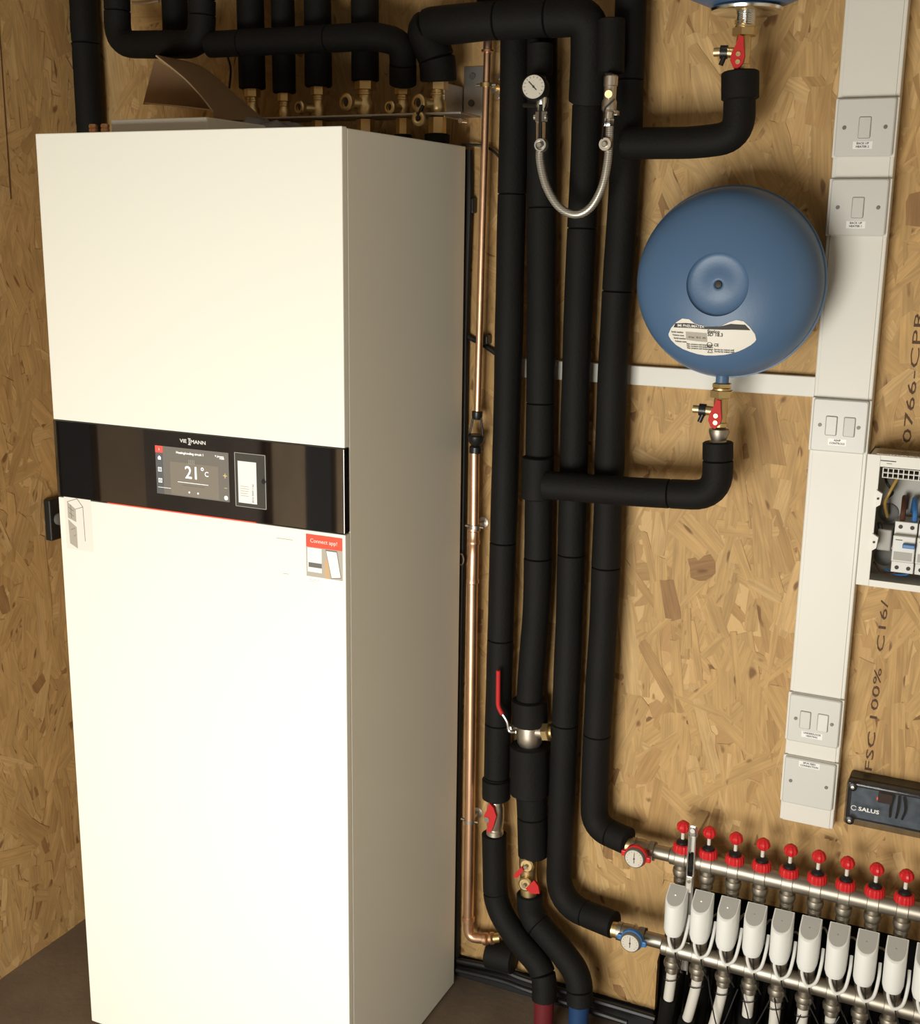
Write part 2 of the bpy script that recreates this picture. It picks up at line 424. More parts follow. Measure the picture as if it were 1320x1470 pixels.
# wood strands of the boards: thin overlapping flakes pressed into the face
def strand_material():
    m = bpy.data.materials.new('wood_strand'); m.use_nodes = True; nt = m.node_tree; N = nt.nodes; L = nt.links
    b = N['Principled BSDF']; b.inputs['Roughness'].default_value = .6; b.inputs['Specular IOR Level'].default_value = .25
    at = N.new('ShaderNodeAttribute'); at.attribute_name = 'tone'
    uv = N.new('ShaderNodeUVMap'); uv.uv_map = 'grain'
    def noise_(sx, sy, det):
        mp = N.new('ShaderNodeMapping'); mp.inputs['Scale'].default_value = (sx, sy, 1); L.new(uv.outputs[0], mp.inputs[0])
        n = N.new('ShaderNodeTexNoise'); n.noise_dimensions = '2D'; n.inputs['Scale'].default_value = 1; n.inputs['Detail'].default_value = det; L.new(mp.outputs[0], n.inputs['Vector']); return n.outputs['Fac']
    n1 = noise_(9, 260, 3); n2 = noise_(14, 70, 2)
    def mr(x, lo, hi, a=.3, c=.7):
        q = N.new('ShaderNodeMapRange'); L.new(x, q.inputs[0]); q.inputs[1].default_value = a; q.inputs[2].default_value = c; q.inputs[3].default_value = lo; q.inputs[4].default_value = hi; return q.outputs[0]
    mu = N.new('ShaderNodeMath'); mu.operation = 'MULTIPLY'; L.new(mr(n1, .88, 1.09), mu.inputs[0]); L.new(mr(n2, .90, 1.09), mu.inputs[1])
    sc_ = N.new('ShaderNodeVectorMath'); sc_.operation = 'SCALE'; L.new(at.outputs['Color'], sc_.inputs[0]); L.new(mu.outputs[0], sc_.inputs['Scale'])
    # knots and bark flecks
    kn = noise_(16, 34, 1); kf = mr(kn, 0, .8, .74, .80)
    mx = N.new('ShaderNodeMix'); mx.data_type = 'RGBA'; L.new(kf, mx.inputs[0]); L.new(sc_.outputs[0], mx.inputs[6]); mx.inputs[7].default_value = (.15, .065, .022, 1)
    L.new(mx.outputs[2], b.inputs['Base Color'])
    bp = N.new('ShaderNodeBump'); bp.inputs['Strength'].default_value = .25; bp.inputs['Distance'].default_value = .0006; L.new(n1, bp.inputs['Height']); L.new(bp.outputs[0], b.inputs['Normal'])
    return m
MT['wood_strand'] = strand_material()
def strands(u0, u1, w0, w1, place, parent, seed, hole=None, dens=620):
    rnd = random.Random(seed); verts = []; faces = []; cols = []; uvs = []
    n = int((u1-u0)*(w1-w0)*dens)
    for i in range(n):
        L_ = rnd.choice((rnd.uniform(.07, .13), rnd.uniform(.10, .19), rnd.uniform(.04, .08))); wd = rnd.uniform(.012, .036) if rnd.random() < .75 else rnd.uniform(.034, .058)
        a = rnd.gauss(PI/2, .33) if rnd.random() < .78 else rnd.uniform(0, PI)
        cu_x = rnd.uniform(u0, u1); cw = rnd.uniform(w0, w1); d = rnd.uniform(.0002, .0014)
        skew = rnd.uniform(-.35, .35); sk2 = rnd.uniform(-.35, .35); tip = rnd.uniform(0, .25); tip2 = rnd.uniform(0, .25); cv = rnd.gauss(0, .06)
        h = L_/2; k = wd/2
        pts = [(-h+skew*k, -k*(1-tip)), (-h*.5, -k*rnd.uniform(.9, 1.05)+cv*wd), (0, -k*rnd.uniform(.95, 1.05)+cv*wd*1.4), (h*.5, -k*rnd.uniform(.9, 1.05)+cv*wd), (h+sk2*k, -k*(1-tip2)),
               (h+rnd.uniform(-.3, .5)*k, 0), (h-sk2*k, k*(1-tip2)), (h*.5, k*rnd.uniform(.9, 1.05)+cv*wd), (0, k*rnd.uniform(.95, 1.05)+cv*wd*1.4), (-h*.5, k*rnd.uniform(.9, 1.05)+cv*wd), (-h-skew*k, k*(1-tip)), (-h+rnd.uniform(-.5, .3)*k, 0)]
        ca, sa = math.cos(a), math.sin(a); q = rnd.random(); t_ = rnd.gauss(1, .038)
        if q < .03: c = (.30*t_, .165*t_, .066*t_); 
        elif q < .13: c = (.410*t_, .245*t_, .096*t_)
        elif q < .24: c = (.540*t_, .352*t_, .155*t_)
        else: c = (.480*t_, .300*t_, .122*t_)
        if q < .03: 
            pts = [(x*.45, y*.9) for x, y in pts]
        base = len(verts); ou, ov = rnd.uniform(0, 50), rnd.uniform(0, 50); tl = rnd.uniform(-.0004, .0004)
        for x, y in pts:
            uu = min(max(cu_x+x*ca-y*sa, u0), u1); ww = min(max(cw+x*sa+y*ca, w0), w1)
            if hole:
                hx_, hz_ = hole
                if uu > hx_ and ww < hz_:
                    if cu_x <= hx_: uu = hx_
                    else: ww = hz_
            verts.append(place(uu, ww, min(.0018, max(.0001, d + tl*y/max(k, .001)))))
        m_ = len(pts); faces.append(tuple(range(base, base+m_)))
        cols.append(c); uvs.append([(x+ou, y+ov) for x, y in pts])
    me = bpy.data.meshes.new('wood_strand'); me.from_pydata(verts, [], faces)
    ca_ = me.color_attributes.new('tone', 'FLOAT_COLOR', 'CORNER'); uvl = me.uv_layers.new(name='grain')
    for p, c, uvp in zip(me.polygons, cols, uvs):
        for li, q in zip(p.loop_indices, uvp): ca_.data[li].color = (*c, 1); uvl.data[li].uv = q
    me.materials.append(MT['wood_strand'])
    o = bpy.data.objects.new('wood_strand', me); C.objects.link(o); o.parent = parent; o['kind'] = 'stuff'
    return o
strands(XL, 1.95, .03, 2.1, lambda u, v, d: (u, YW-d, v), wb, 5, (hx, hz), 1100)
strands(-.30, YW, -.02, 2.1, lambda u, v, d: (XL+d, u, v), wl, 8, None, 1100)
# printed marks on the board
pa = Q(1251, 1108); pb = Q(1272, 900)
text('FSC 100%  C16/', .0175, (Q(1246, 1108).x, YW-.0024, Q(1246, 1108).z), 'ink_brown', wb, 'stamped_text', rot=PI/2, align='LEFT', xs=2.75, bold=-.0001)
text('0766-CPR', .0190, (Q(1301, 637).x, YW-.0024, Q(1301, 637).z), 'ink_brown', wb, 'stamped_text', rot=PI/2, align='LEFT', xs=2.8, bold=-.0001)

# ------------------------------------------------------------------ the white cabinet
W, DP, H, Z1, Z2 = .6, .441, 1.7028, 1.2138, 1.0744
cab = thing('heat_pump_cabinet', 'tall white indoor heating unit with a black glass control strip', 'heating unit', (.3, .2, -.02))
B().box((.001, .017, -.013), (W, DP, H-.002), .0015).build('casing', 'cabinet_white', cab)
B().box((.03, .04, -.02), (W-.03, DP-.04, -.012)).build('plinth', 'black_plastic', cab)
B().box((0, .001, -.010), (W, .016, Z2-.0015), .0016).build('lower_front_panel', 'cabinet_white', cab)
B().box((0, .001, Z1+.001), (W, .016, H), .0016).build('upper_front_panel', 'cabinet_white', cab)
band = B().box((0, -.0004, Z2), (W, .016, Z1), .0012).build('control_strip', 'black_glass', cab); band['label'] = 'glossy black glass control strip'
B().box((.115, -.0012, Z2-.0011), (.43, .004, Z2+.0008)).build('accent_strip', 'sticker_red', cab)  # plain red accent line along the lower edge of the glass
def FQ(px, py, y=0): return Q(px, py, y)
def rect(pa, pb, y, m, name, parent, t=.0004, r=0):
    a = FQ(*pa); c = FQ(*pb)
    x0, x1 = sorted((a.x, c.x)); z0, z1 = sorted((a.z, c.z))
    bb = B()
    if r: bb.plate((x0, y-t, z0), (x1, y, z1), r, t*.4)
    else: bb.box((x0, y-t, z0), (x1, y, z1))
    return bb.build(name, m, parent)
s0 = FQ(223, 639); s1 = FQ(330, 721)
SX0, SX1, SZ1, SZ0 = s0.x, s1.x, s0.z, s1.z
SW, SH = SX1-SX0, SZ1-SZ0
def S(u, v): return (SX0+u*SW, SZ1-v*SH)
def srect(u0, v0, u1, v1, y, m, name, par=None):
    x0, z1 = S(u0, v0); x1, z0 = S(u1, v1)
    return B().box((x0, y-.0003, z0), (x1, y, z1)).build(name, m, par or cab)
yb = -.0005
dsp = srect(0, 0, 1, 1, yb, 'screen', 'display'); dsp['label'] = 'lit touchscreen showing 21 degrees'
srect(.20, .30, .86, .98, yb-.0003, 'screen_mid', 'glow_field', dsp)
srect(.0, .0, .10, 1, yb-.0003, 'screen_dark', 'menu_bar', dsp)
srect(.0, .0, .105, .14, yb-.0006, 'screen_red', 'menu_icon', dsp)
for v in (.25, .49, .72):
    x, z = S(.055, v); bb = B(); 
    if v == .25: bb.prism([(x-.003, z-.003), (x+.003, z-.003), (x+.003, z+.001), (x, z+.004), (x-.003, z+.001)], yb-.0007, yb-.0009)
    else:
        for dx0, dz0, dx1, dz1 in ((-.0035, .0027, .0035, .0035), (-.0035, -.0035, .0035, -.0027), (-.0035, -.0035, -.0027, .0035), (.0027, -.0035, .0035, .0035), (-.0005, -.002, .0005, .002)):
            bb.box((x+dx0, yb-.0009, z+dz0), (x+dx1, yb-.0007, z+dz1))
    bb.build('menu_icon', 'screen_white', dsp)
x, z = S(.055, .07); text('i', .007, (x, yb-.0009, z), 'screen_white', dsp)
for v in (.30, .60): srect(.0, v+.07, .10, v+.075, yb-.0007, 'screen', 'divider', dsp)
srect(.02, .86, .20, .866, yb-.0007, 'screen_white', 'divider', dsp)
x, z = S(.48, .10); text('Heating/cooling circuit 1', .0058, (x, yb-.0005, z), 'screen_white', dsp)
x, z = S(.88, .09); text('9. January', .0045, (x, yb-.0005, z), 'screen_white', dsp)
x, z = S(.91, .13); text('14:08', .0045, (x, yb-.0005, z), 'screen_white', dsp)
x, z = S(.50, .27)
bb = B()
for k in range(4): bb.box((x-.006+k*.0035, yb-.0007, z-.004), (x-.0048+k*.0035, yb-.0005, z+.004))
bb.build('radiator_icon', 'grey_light', dsp)
x, z = S(.53, .50); text('21', .0305, (x-.004, yb-.0009, z), 'screen_white', dsp, bold=.0002)
text('°', .022, (x+.0175, yb-.0009, z+.003), 'screen_white', dsp); text('C', .012, (x+.026, yb-.0009, z+.001), 'screen_white', dsp)
srect(.30, .70, .72, .708, yb-.0006, 'screen_white', 'divider', dsp)
x, z = S(.51, .76); text('Constant setpoint mode until 22:00', .0032, (x, yb-.0007, z), 'ink_grey', dsp)
for u in (.455, .575):
    x, z = S(u, .90); B().lathe([(0, 0), (.0016, 0), (.0016, .0003), (0, .0003)], (x, yb-.0005, z), (0, -1, 0), 10).build('page_dot', 'screen_white', dsp)
x, z = S(.95, .48); text('+', .017, (x, yb-.0007, z), 'screen_gold', dsp)
x, z = S(.955, .72); B().box((x-.003, yb-.0007, z-.0004), (x+.003, yb-.0005, z+.0004)).build('minus_mark', 'screen_gold', dsp)
x, z = S(.955, .92)
B().lathe([(.0025, 0), (.0037, 0), (.0037, .0003), (.0025, .0003), (.0025, 0)], (x, yb-.0005, z), (0, -1, 0), 14).build('clock_icon', 'screen_white', dsp)
# maker's name
lx = FQ(273, 634); ls = .0088
lg = text('VIE', ls, (lx.x-.0140, yb-.0003, lx.z), 'logo_white', cab, bold=.0001, xs=1.2); lg.name = 'lettering'
text('MANN', ls, (lx.x+.0168, yb-.0003, lx.z), 'logo_white', cab, bold=.0001, xs=1.2)
bb = B()
for dz, wd in ((.0050, .0052), (-.0050, .0052), (0, .0030)):
    bb.box((lx.x-.0012-wd/2, yb-.0006, lx.z+dz-.0008), (lx.x-.0012+wd/2, yb-.0002, lx.z+dz+.0008))
bb.box((lx.x-.0022, yb-.0006, lx.z-.005), (lx.x-.0002, yb-.0002, lx.z+.005))
bb.build('logo_mark', 'logo_white', cab)
# clear card pocket stuck on the glass
pk = rect((337, 649), (383, 731), -.0006, 'film', 'card_pocket', cab, .0012, .002); pk['label'] = 'clear plastic pocket with a paper card'
a = FQ(337.5, 649); c = FQ(383, 731)
fb = B()
for q0, q1 in (((a.x, a.z), (c.x, a.z)), ((a.x, c.z), (c.x, c.z)), ((a.x, a.z), (a.x, c.z)), ((c.x, a.z), (c.x, c.z))):
    fb.cyl((q0[0], -.002, q0[1]), (q1[0], -.002, q1[1]), .0007, seg=8)
fb.build('pocket_rim', 'grey_light', pk)
cardp = rect((342, 661), (370, 724), -.0019, 'sticker_white', 'card', pk)
for i, (dz, wd) in enumerate(((.0, .016), (-.004, .016), (-.008, .016), (-.012, .014), (-.016, .016))):
    g = FQ(352, 698); B().box((g.x-.008, -.0025, g.z+dz-.0004), (g.x-.008+wd, -.0023, g.z+dz+.0004)).build('print_line', 'paper_grey', pk)
g = FQ(364, 708); text('7911 6642 0158', .0048, (g.x, -.0025, g.z), 'ink_grey', pk, rot=-PI/2)
g = FQ(379.5, 691); B().lathe([(0, 0), (.0042, 0), (.0042, .0012), (0, .0012)], (g.x, -.0018, g.z), (0, -1, 0), 16).build('thumb_notch', 'black_plastic', pk)
# app sticker
st = rect((438, 767), (491, 842), -.0002+.001, 'sticker_white', 'app_sticker', cab, .0004); st['label'] = 'white and red app sticker'
A0 = FQ(438, 766.5); A1 = FQ(491, 790)
yS = .0005
def lrect(x0, z0, x1, z1, y, m, name, par): return B().box((x0, y-.0002, z0), (x1, y, z1)).build(name, m, par)
w_ = A1.x-A0.x; zt = FQ(438, 766).z
lrect(A0.x+.001, zt-.0215, A1.x, zt, yS-.0001, 'sticker_red', 'red_header', st)
text('Connect app!', .0095, ((A0.x+A1.x)/2, yS-.0004, zt-.0105), 'paper', st)
zp = zt-.0215
lrect(A0.x+.001, zp-.050, A1.x, zp, yS-.0001, 'paper_grey', 'picture', st)
lrect(A0.x+.0035, zp-.042, A0.x+w_*.44, zp-.001, yS-.0003, 'sticker_white', 'pictured_unit', st)
lrect(A0.x+.0055, zp-.034, A0.x+w_*.44, zp-.026, yS-.0005, 'grey_plastic', 'pictured_screen', st)
B().prism([(A0.x+w_*.52, zp-.050), (A0.x+w_*.66, zp-.050), (A0.x+w_*.62, zp-.012), (A0.x+w_*.52, zp-.022)], yS-.0003, yS-.0005).build('pictured_hand', 'sticker_wood', st)
B().prism([(A0.x+w_*.70, zp-.049), (A0.x+w_*.97, zp-.046), (A0.x+w_*.86, zp-.001), (A0.x+w_*.55, zp-.001)], yS-.0005, yS-.0007).build('pictured_phone', 'ink_grey', st)
B().prism([(A0.x+w_*.71, zp-.0475), (A0.x+w_*.955, zp-.0447), (A0.x+w_*.85, zp-.003), (A0.x+w_*.57, zp-.003)], yS-.0007, yS-.0009).build('pictured_screen', 'sticker_white', st)
lrect(A0.x+.004, zp-.0555, A0.x+.026, zp-.0550, yS, 'paper_grey', 'print_line', st)
lrect(A0.x+.004, zp-.0585, A0.x+.018, zp-.0580, yS, 'paper_grey', 'print_line', st)
g = FQ(408, 774); lrect(g.x-.016, g.z-.0004, g.x+.016, g.z+.0004, .0007, 'paper_grey', 'print_line', cab)
g = FQ(411, 824); lrect(g.x-.008, g.z-.0004, g.x+.004, g.z+.0004, .0007, 'paper_grey', 'print_line', cab)
# pictogram sticker at the left edge
en = rect((91, 712), (134, 793), .0009, 'paper', 'pictogram_sticker', cab, .0003); en['label'] = 'pale sticker with a grey cabinet drawing'
e0 = FQ(91, 712); e1 = FQ(134, 794); ew = e1.x-e0.x; eh = e0.z-e1.z
def E_(u, v): return (e0.x+u*ew, e0.z-v*eh)
ye = .0005
B().prism([E_(.12, .10), E_(.42, .22), E_(.42, .46), E_(.12, .40)], ye, ye-.0002).build('drawing', 'paper_grey', en)
B().prism([E_(.12, .43), E_(.42, .56), E_(.42, .96), E_(.14, .88)], ye, ye-.0002).build('drawing', 'paper_grey', en)
for p, q in (((.42, .22), (.70, .16)), ((.70, .16), (.72, .80)), ((.12, .10), (.50, .02)), ((.50, .02), (.70, .16)), ((.16, .20), (.34, .26)), ((.18, .30), (.34, .36)), ((.25, .15), (.25, .40)), ((.2, .62), (.36, .58)), ((.3, .74), (.38, .70))):
    p0 = E_(*p); q0 = E_(*q)
    B().cyl((p0[0], ye-.0003, p0[1]), (q0[0], ye-.0003, q0[1]), .0004, seg=6).build('drawing_line', 'ink_grey', en)

# ------------------------------------------------------------------ things on top of the cabinet
zt0 = H
for i, (px, lab) in enumerate(((134, 'short ringed copper stub on cabinet top, the one nearer the left wall'), (151, 'short ringed copper stub on cabinet top, the one beside the white slab'))):
    g = Q(px, 187, .10); r = .0075
    pr = [(r*.8, 0), (r*.8, .002)]
    for k in range(3): pr += [(r, .003+k*.0065), (r, .0075+k*.0065), (r*.8, .008+k*.0065), (r*.8, .009+k*.0065)]
    o = B().lathe(pr, (g.x, .10, zt0), (0, 0, 1), 18).build('pipe_stub', 'copper', base=(g.x, .10, zt0))
    o.name = 'pipe_stub'; tag(o, lab, 'pipe stub', 'copper stubs on the cabinet')
a = Q(159, 186, .05); c = Q(297, 186, .05)
slab = B().box((a.x, .05, zt0), (c.x, .22, Q(220, 170, .05).z), .003)
o = slab.build('packing_slab', 'polystyrene', base=(a.x, .05, zt0)); tag(o, 'flat off-white packing slab lying on top of the white cabinet', 'packing')
# crumpled bag
bb = B(); nx, ny = 34, 16; x0 = Q(222, 180, .2).x; x1 = Q(410, 180, .2).x; vs = []; fs = []
for j in range(ny+1):
    for i in range(nx+1):
        u = i/nx; v = j/ny; e = math.sin(PI*u)**.5*math.sin(PI*v)**.6
        h = e*(.034+.024*(noise.noise(Vector((u*7, v*5, 1)))+.5)*(1-u*.6)); h += .006*abs(noise.noise(Vector((u*22, v*16, 4))))
        vs.append((x0+(x1-x0)*u,   .265+.10*v, zt0+.0006+max(0, h)))
for j in range(ny):
    for i in range(nx):
        q = j*(nx+1)+i; fs.append((q, q+1, q+nx+2, q+nx+1))
bb.poly(vs, fs)
o = bb.build('plastic_bag', 'polybag', base=(x0, .265, zt0), ang=25); tag(o, 'crumpled clear plastic bag on the cabinet beside the white slab', 'plastic bag')
# cardboard
cb_ = thing('cardboard_flap', 'bent brown cardboard sheet standing up on the cabinet top', 'cardboard', Q(330, 172, .28))
def sheet(front, back, yf, ybk, name, m, n=12, th=.003):
    f = spline([Q(x, y, yf) for x, y in front], n); k = spline([Q(x, y, ybk) for x, y in back], n)
    cnt = min(len(f), len(k)); f = f[:cnt]; k = k[:cnt]; vs = []; fs = []; rows = 5
    for i in range(cnt):
        for r_ in range(rows+1): vs.append(f[i].lerp(k[i], r_/rows))
    for i in range(cnt-1):
        for r_ in range(rows):
            a = i*(rows+1)+r_; fs.append((a, a+1, a+rows+2, a+rows+1))
    bb = B().poly(vs, fs)
    bmesh.ops.solidify(bb.bm, geom=bb.bm.faces[:], thickness=th)
    return bb.build(name, m, cb_), f
s1_, fr = sheet([(224, 80), (268, 116), (303, 157), (306, 172)], [(227, 79), (290, 96), (345, 142), (380, 172)], .22, .33, 'flap', 'cardboard')
B().sweep(fr[:-10], .0014, 6).build('corrugated_edge', 'cardboard_edge', cb_)
s2_, fr2 = sheet([(205, 150), (250, 151), (303, 157)], [(222, 84), (262, 112), (303, 155)], .30, .235, 'flap', 'cardboard')
B().sweep([Q(208, 148, .235), Q(250, 152, .235), Q(303, 158, .225)], .0013, 6).build('corrugated_edge', 'cardboard_edge', cb_)

# ------------------------------------------------------------------ black insulated pipes
YP = .43
foam_pipe('corner_pipe', 'black insulated pipe running down the corner behind the cabinet', [(128, 185, .44), (150, 500, .44)], 21, [(118, 60)], top=2.4)
foam_pipe('looped_pipe', 'black insulated pipe bent in a U under the ceiling at far left', [(168, 0, .34), (169, 64, .34), (289, 64, .34), (290, 0, .34)], 19.5, [(168, 14), (290, 20)], rad=.075, top=2.4)
# extend the right leg of the loop up to the ceiling
lp = [o for o in C.objects if o.name == 'looped_pipe'][0]
g = Q(290, 0, .34); B().sweep([g, Vector((g.x, g.y, 2.4))], 19.5*depth(g)/FPX, 18, round_ends=.1).build('foam_sleeve', 'foam', lp)
foam_pipe('header_pipe', 'horizontal black insulated pipe crossing the row of short pipes', [(300, 64, .345), (540, 52, .345), (578, 62, .37), (578, 122, .395)], 19, [(345, 62), (470, 56), (578, 95)], rad=.045)
foam_pipe('rear_pipe', 'black insulated pipe standing behind the U-shaped loop', [(252, 45, .42), (252, 60, .42)], 19, top=2.4)
VX = [(359, 362, 128, 20, 'farthest left, nearest the cardboard'), (401, 408, 134, 17, 'second from the left'), (457, 457, 125, 20, 'third from the left'), (523, 524, 117, 20.5, 'fourth from the left')]
for xt_, xb_, yb_, rp, wd in VX:
    foam_pipe('short_pipe', 'vertical black insulated pipe above the brass valve row, ' + wd, [(xb_, yb_, .40)], rp, top=2.4)
foam_pipe('crossover_pipe', 'thick black insulated pipe arching from the brass valves to the tall pipes', [(629, 117, .40), (628, 84, .395), (603, 40, .385), (700, 30, .375), (846, 22, .375), (846, 80, .40), (843, 146, .425)], 27, [(626, 86), (612, 38), (720, 28), (793, 24)], rad=[.02, .05, .02, .085, .02])
foam_pipe('riser_pipe', 'black insulated branch rising from the thick crossover pipe', [(700, 30, .40), (700, 10, .40)], 17, top=2.4)
# tall pipes
foam_pipe('tall_pipe', 'tall black insulated pipe nearest the copper tube, ending in a red band', [(739, 50, YP), (738, 150, YP), (733, 330, YP), (730, 500, YP), (714, 1050, YP), (712, 1147, YP)], 20, [(735, 277), (722, 774), (718, 918), (714, 1043), (712, 1118)], rad=.1)
foam_pipe('tall_pipe', 'second tall black pipe from the copper tube, with the middle tank branch', [(778, 54, YP), (777, 480, YP), (771, 860, YP), (763, 960, YP), (760, 1006, YP)], 20.5, [(777, 300), (777, 574), (771, 796), (761, 1000)], rad=.1)
foam_pipe('tall_pipe', 'third tall black pipe, ending level at the blue dial', [(843, 150, YP), (828, 480, YP), (818, 860, YP), (806, 1150, YP), (801, 1296, YP), (882, 1328, YP-.03)], 20, [(833, 330), (818, 796), (811, 1040), (843, 1312)], rad=[.1, .1, .1, .08])
foam_pipe('tall_pipe', 'rightmost tall black pipe, ending level at the red dial', [(905, 0, YP), (897, 250, YP), (880, 500, YP), (868, 860, YP), (855, 1080, YP), (852, 1186, YP), (902, 1208, YP-.02)], 21.5, [(897, 110), (884, 420), (868, 812), (857, 1054), (880, 1198)], rad=[.1, .1, .1, .1, .065], top=2.4)
# lower legs
foam_pipe('lower_pipe', 'black insulated pipe below the red-lever valve, curving to the red band', [(709, 1196, YP), (711, 1300, YP), (745, 1352, YP-.02), (781, 1392, YP-.04), (781, 1436, YP-.05)], 18, [(711, 1278), (781, 1400)], rad=.06)
foam_pipe('lower_pipe', 'black insulated pipe below the twin-cap valve, curving to the blue band', [(760, 1282, YP), (761, 1315, YP), (800, 1358, YP-.02), (831, 1400, YP-.04), (832, 1442, YP-.05)], 19, [(775, 1330), (832, 1418)], rad=.06)
foam_pipe('lower_pipe', 'straight black insulated pipe between the nickel valve and the twin-cap valve', [(762, 1140, YP), (763, 1150, YP), (765, 1228, YP)], 22, [(763, 1172)])
for px, m, lab, nm in ((781, 'red_dark', 'dark red sleeve round the pipe end near the floor', 'red_band'), (831, 'blue_band', 'dark blue sleeve round the pipe end near the floor', 'blue_band')):
    g = Q(px, 1434 if px < 800 else 1441, YP-.05)
    o = B().cyl((g.x, g.y, -.02), g, .0195, .0200, 20, .001).build('pipe_sleeve', m, base=(g.x, g.y, 0)); tag(o, lab, 'pipe sleeve')
# fat sleeves on valve joints
def sleeve(pa, pb, rpx, Y, label):
    a = Q(*pa, Y); c = Q(*pb, Y)
    o = B().sweep([a, c], rpx*depth(a)/FPX, 20, round_ends=.12).build('foam_collar', 'foam', base=c); tag(o, label, 'foam collar'); return o
sleeve((760, 1003), (760, 1040), 25.5, YP, 'wide black foam collar just above the nickel valve with the long red handle')
sleeve((760, 1068), (760, 1140), 28.5, YP, 'wide black foam collar just below the nickel valve with the long red handle')
sleeve((712, 1117), (712, 1146), 20.5, YP-.002, 'black foam collar just above the small red-lever valve')
# tank branches
t = foam_pipe('branch_pipe', 'horizontal black insulated branch leading to the middle blue tank', [(782, 696, .375), (905, 706, .372), (1030, 712, .371), (1030, 634, .371)], 21, [(965, 711), (1031, 660)], rad=.058)
sleeve((772, 655), (770, 716), 23, .42, 'black foam collar at the tee where the tank branch starts')
t = foam_pipe('branch_pipe', 'black insulated branch curving up to the upper tank', [(895, 206, .39), (1000, 205, .375), (1060, 196, .371), (1062, 104, .371)], 22.5, [(1061, 146)], rad=.075)
sleeve((1062, 102), (1062, 144), 27, .371, 'wide black foam collar under the upper tank valve')
# end stubs of the filling loop
sleeve((775, 62), (775, 108), 18.5, .375, 'black foam stub above the pressure gauge')
sleeve((877, 27), (876, 106), 20, .372, 'black foam stub above the filling hose, at its right end')
# floor-level elbow behind the first pipe
foam_pipe('floor_elbow', 'short dark elbow low on the wall behind the curving pipes', [(700, 1368, .455), (738, 1378, .455)], 20, [])

# ------------------------------------------------------------------ copper tube with tundish
cop = thing('copper_tube', 'slim vertical copper discharge tube beside the white cabinet', 'pipe', Q(674, 1330, .44))
YC = .44
B().sweep([Q(700, 57, YC), Q(692, 330, YC), Q(685, 592, YC)], M(5.3), 14).build('upper_tube', 'copper', cop)
B().sweep([Q(681, 645, YC), Q(680, 760, YC)], M(7.2), 14).build('middle_tube', 'copper', cop)
B().sweep([Q(678, 830, YC), Q(674, 1180, YC), Q(672, 1322, YC)], M(8.2), 16).build('lower_tube', 'copper', cop)
a = Q(680, 757, YC); c = Q(678, 838, YC); L = (c-a).length; r = M(8.4)
B().lathe([(r*.95, 0), (r*1.18, .002), (r*1.18, .006), (r, .008), (r, L*.22), (r*1.16, L*.24), (r*1.16, L*.28), (r, L*.31), (r, L*.47), (r*1.02, L*.9), (r*1.15, L*.93), (r*1.15, L*.98), (r*.9, L)], a, c-a, 18).build('coupling', 'copper', cop)
a = Q(700.5, 56, YC); c = Q(699.8, 76, YC); L = (c-a).length; r = M(6.6)
B().lathe([(r*.9, 0), (r, .002), (r, L*.72), (r*1.35, L*.78), (r*1.35, L*.92), (r*.95, L)], a, c-a, 16).build('cap_fitting', 'copper', cop)
r = M(8.2)
e = fillet([Q(672, 1318, YC), Q(672, 1346, YC), Q(700, 1348, YC)], .028)
B().sweep(e, r, 16).build('elbow', 'copper', cop)
for q0, q1 in (((672, 1316), (672, 1323)), ((694, 1348), (700, 1348)), ((704, 1347), (708, 1347))):
    B().cyl(Q(*q0, YC), Q(*q1, YC), r*1.22, seg=16, bev=.001).build('bead', 'copper', cop)
B().cyl(Q(700, 1348, YC), Q(716, 1346, YC+.01), r*.95, seg=16).build('tail', 'brass', cop)
# tundish
td = thing('tundish', 'black plastic tundish joining the upper and lower copper tubes', 'tundish', Q(683, 645, YC))
a = Q(685, 590, YC); c = Q(682, 650, YC); L = (c-a).length; ax = (c-a); r = M(8)
B().lathe([(r*.8, 0), (r, .001), (r, L*.12), (r*.75, L*.2), (0, L*.2)], a, ax, 18).build('inlet_cup', 'black_plastic', td)
B().lathe([(r*1.35, L*.56), (r*1.6, L*.60), (r*1.5, L*.72), (r*.85, L*.82), (r*1.15, L*.86), (r*1.15, L), (r*.8, L)], a, ax, 18).build('bowl', 'black_plastic', td)
for s in (-1, 1):
    off = Vector((s*r*1.05, 0, 0)); B().cyl(a + ax*.14 + off*.75, a + ax*.60 + off*1.3, .0022, seg=8).build('strut', 'black_plastic', td)
# clips
def clip(px, py, lab, side=1):
    g = Q(px, py, YC); t = thing('pipe_clip', lab, 'pipe clip', (g.x, YW, g.z))
    B().lathe([(M(8.4), -.0035), (M(9), -.0035), (M(9), .0035), (M(8.4), .0035)], g, (0, 0, 1), 20).build('ring', 'brass' if py < 400 else 'steel', t)
    B().cyl((g.x, g.y+M(8), g.z), (g.x, YW, g.z), .004, seg=8).build('stem', 'steel', t)
    for s in (-1, 1):
        B().cyl((g.x+s*M(9), g.y, g.z), (g.x+s*M(15), g.y, g.z), .0028, seg=10).build('ear', 'nickel', t)
    B().lathe([(.011, 0), (.011, .002), (.004, .004)], (g.x, YW, g.z), (0, -1, 0), 14).build('base_plate', 'steel', t)
    return t
clip(698, 122, 'brass pipe clip on the slim copper tube beside the steel bracket plate')
clip(681, 756, 'small metal pipe clip on the copper tube above the long coupling')
clip(674, 1178, 'small metal pipe clip low on the copper tube beside the red-lever valve')
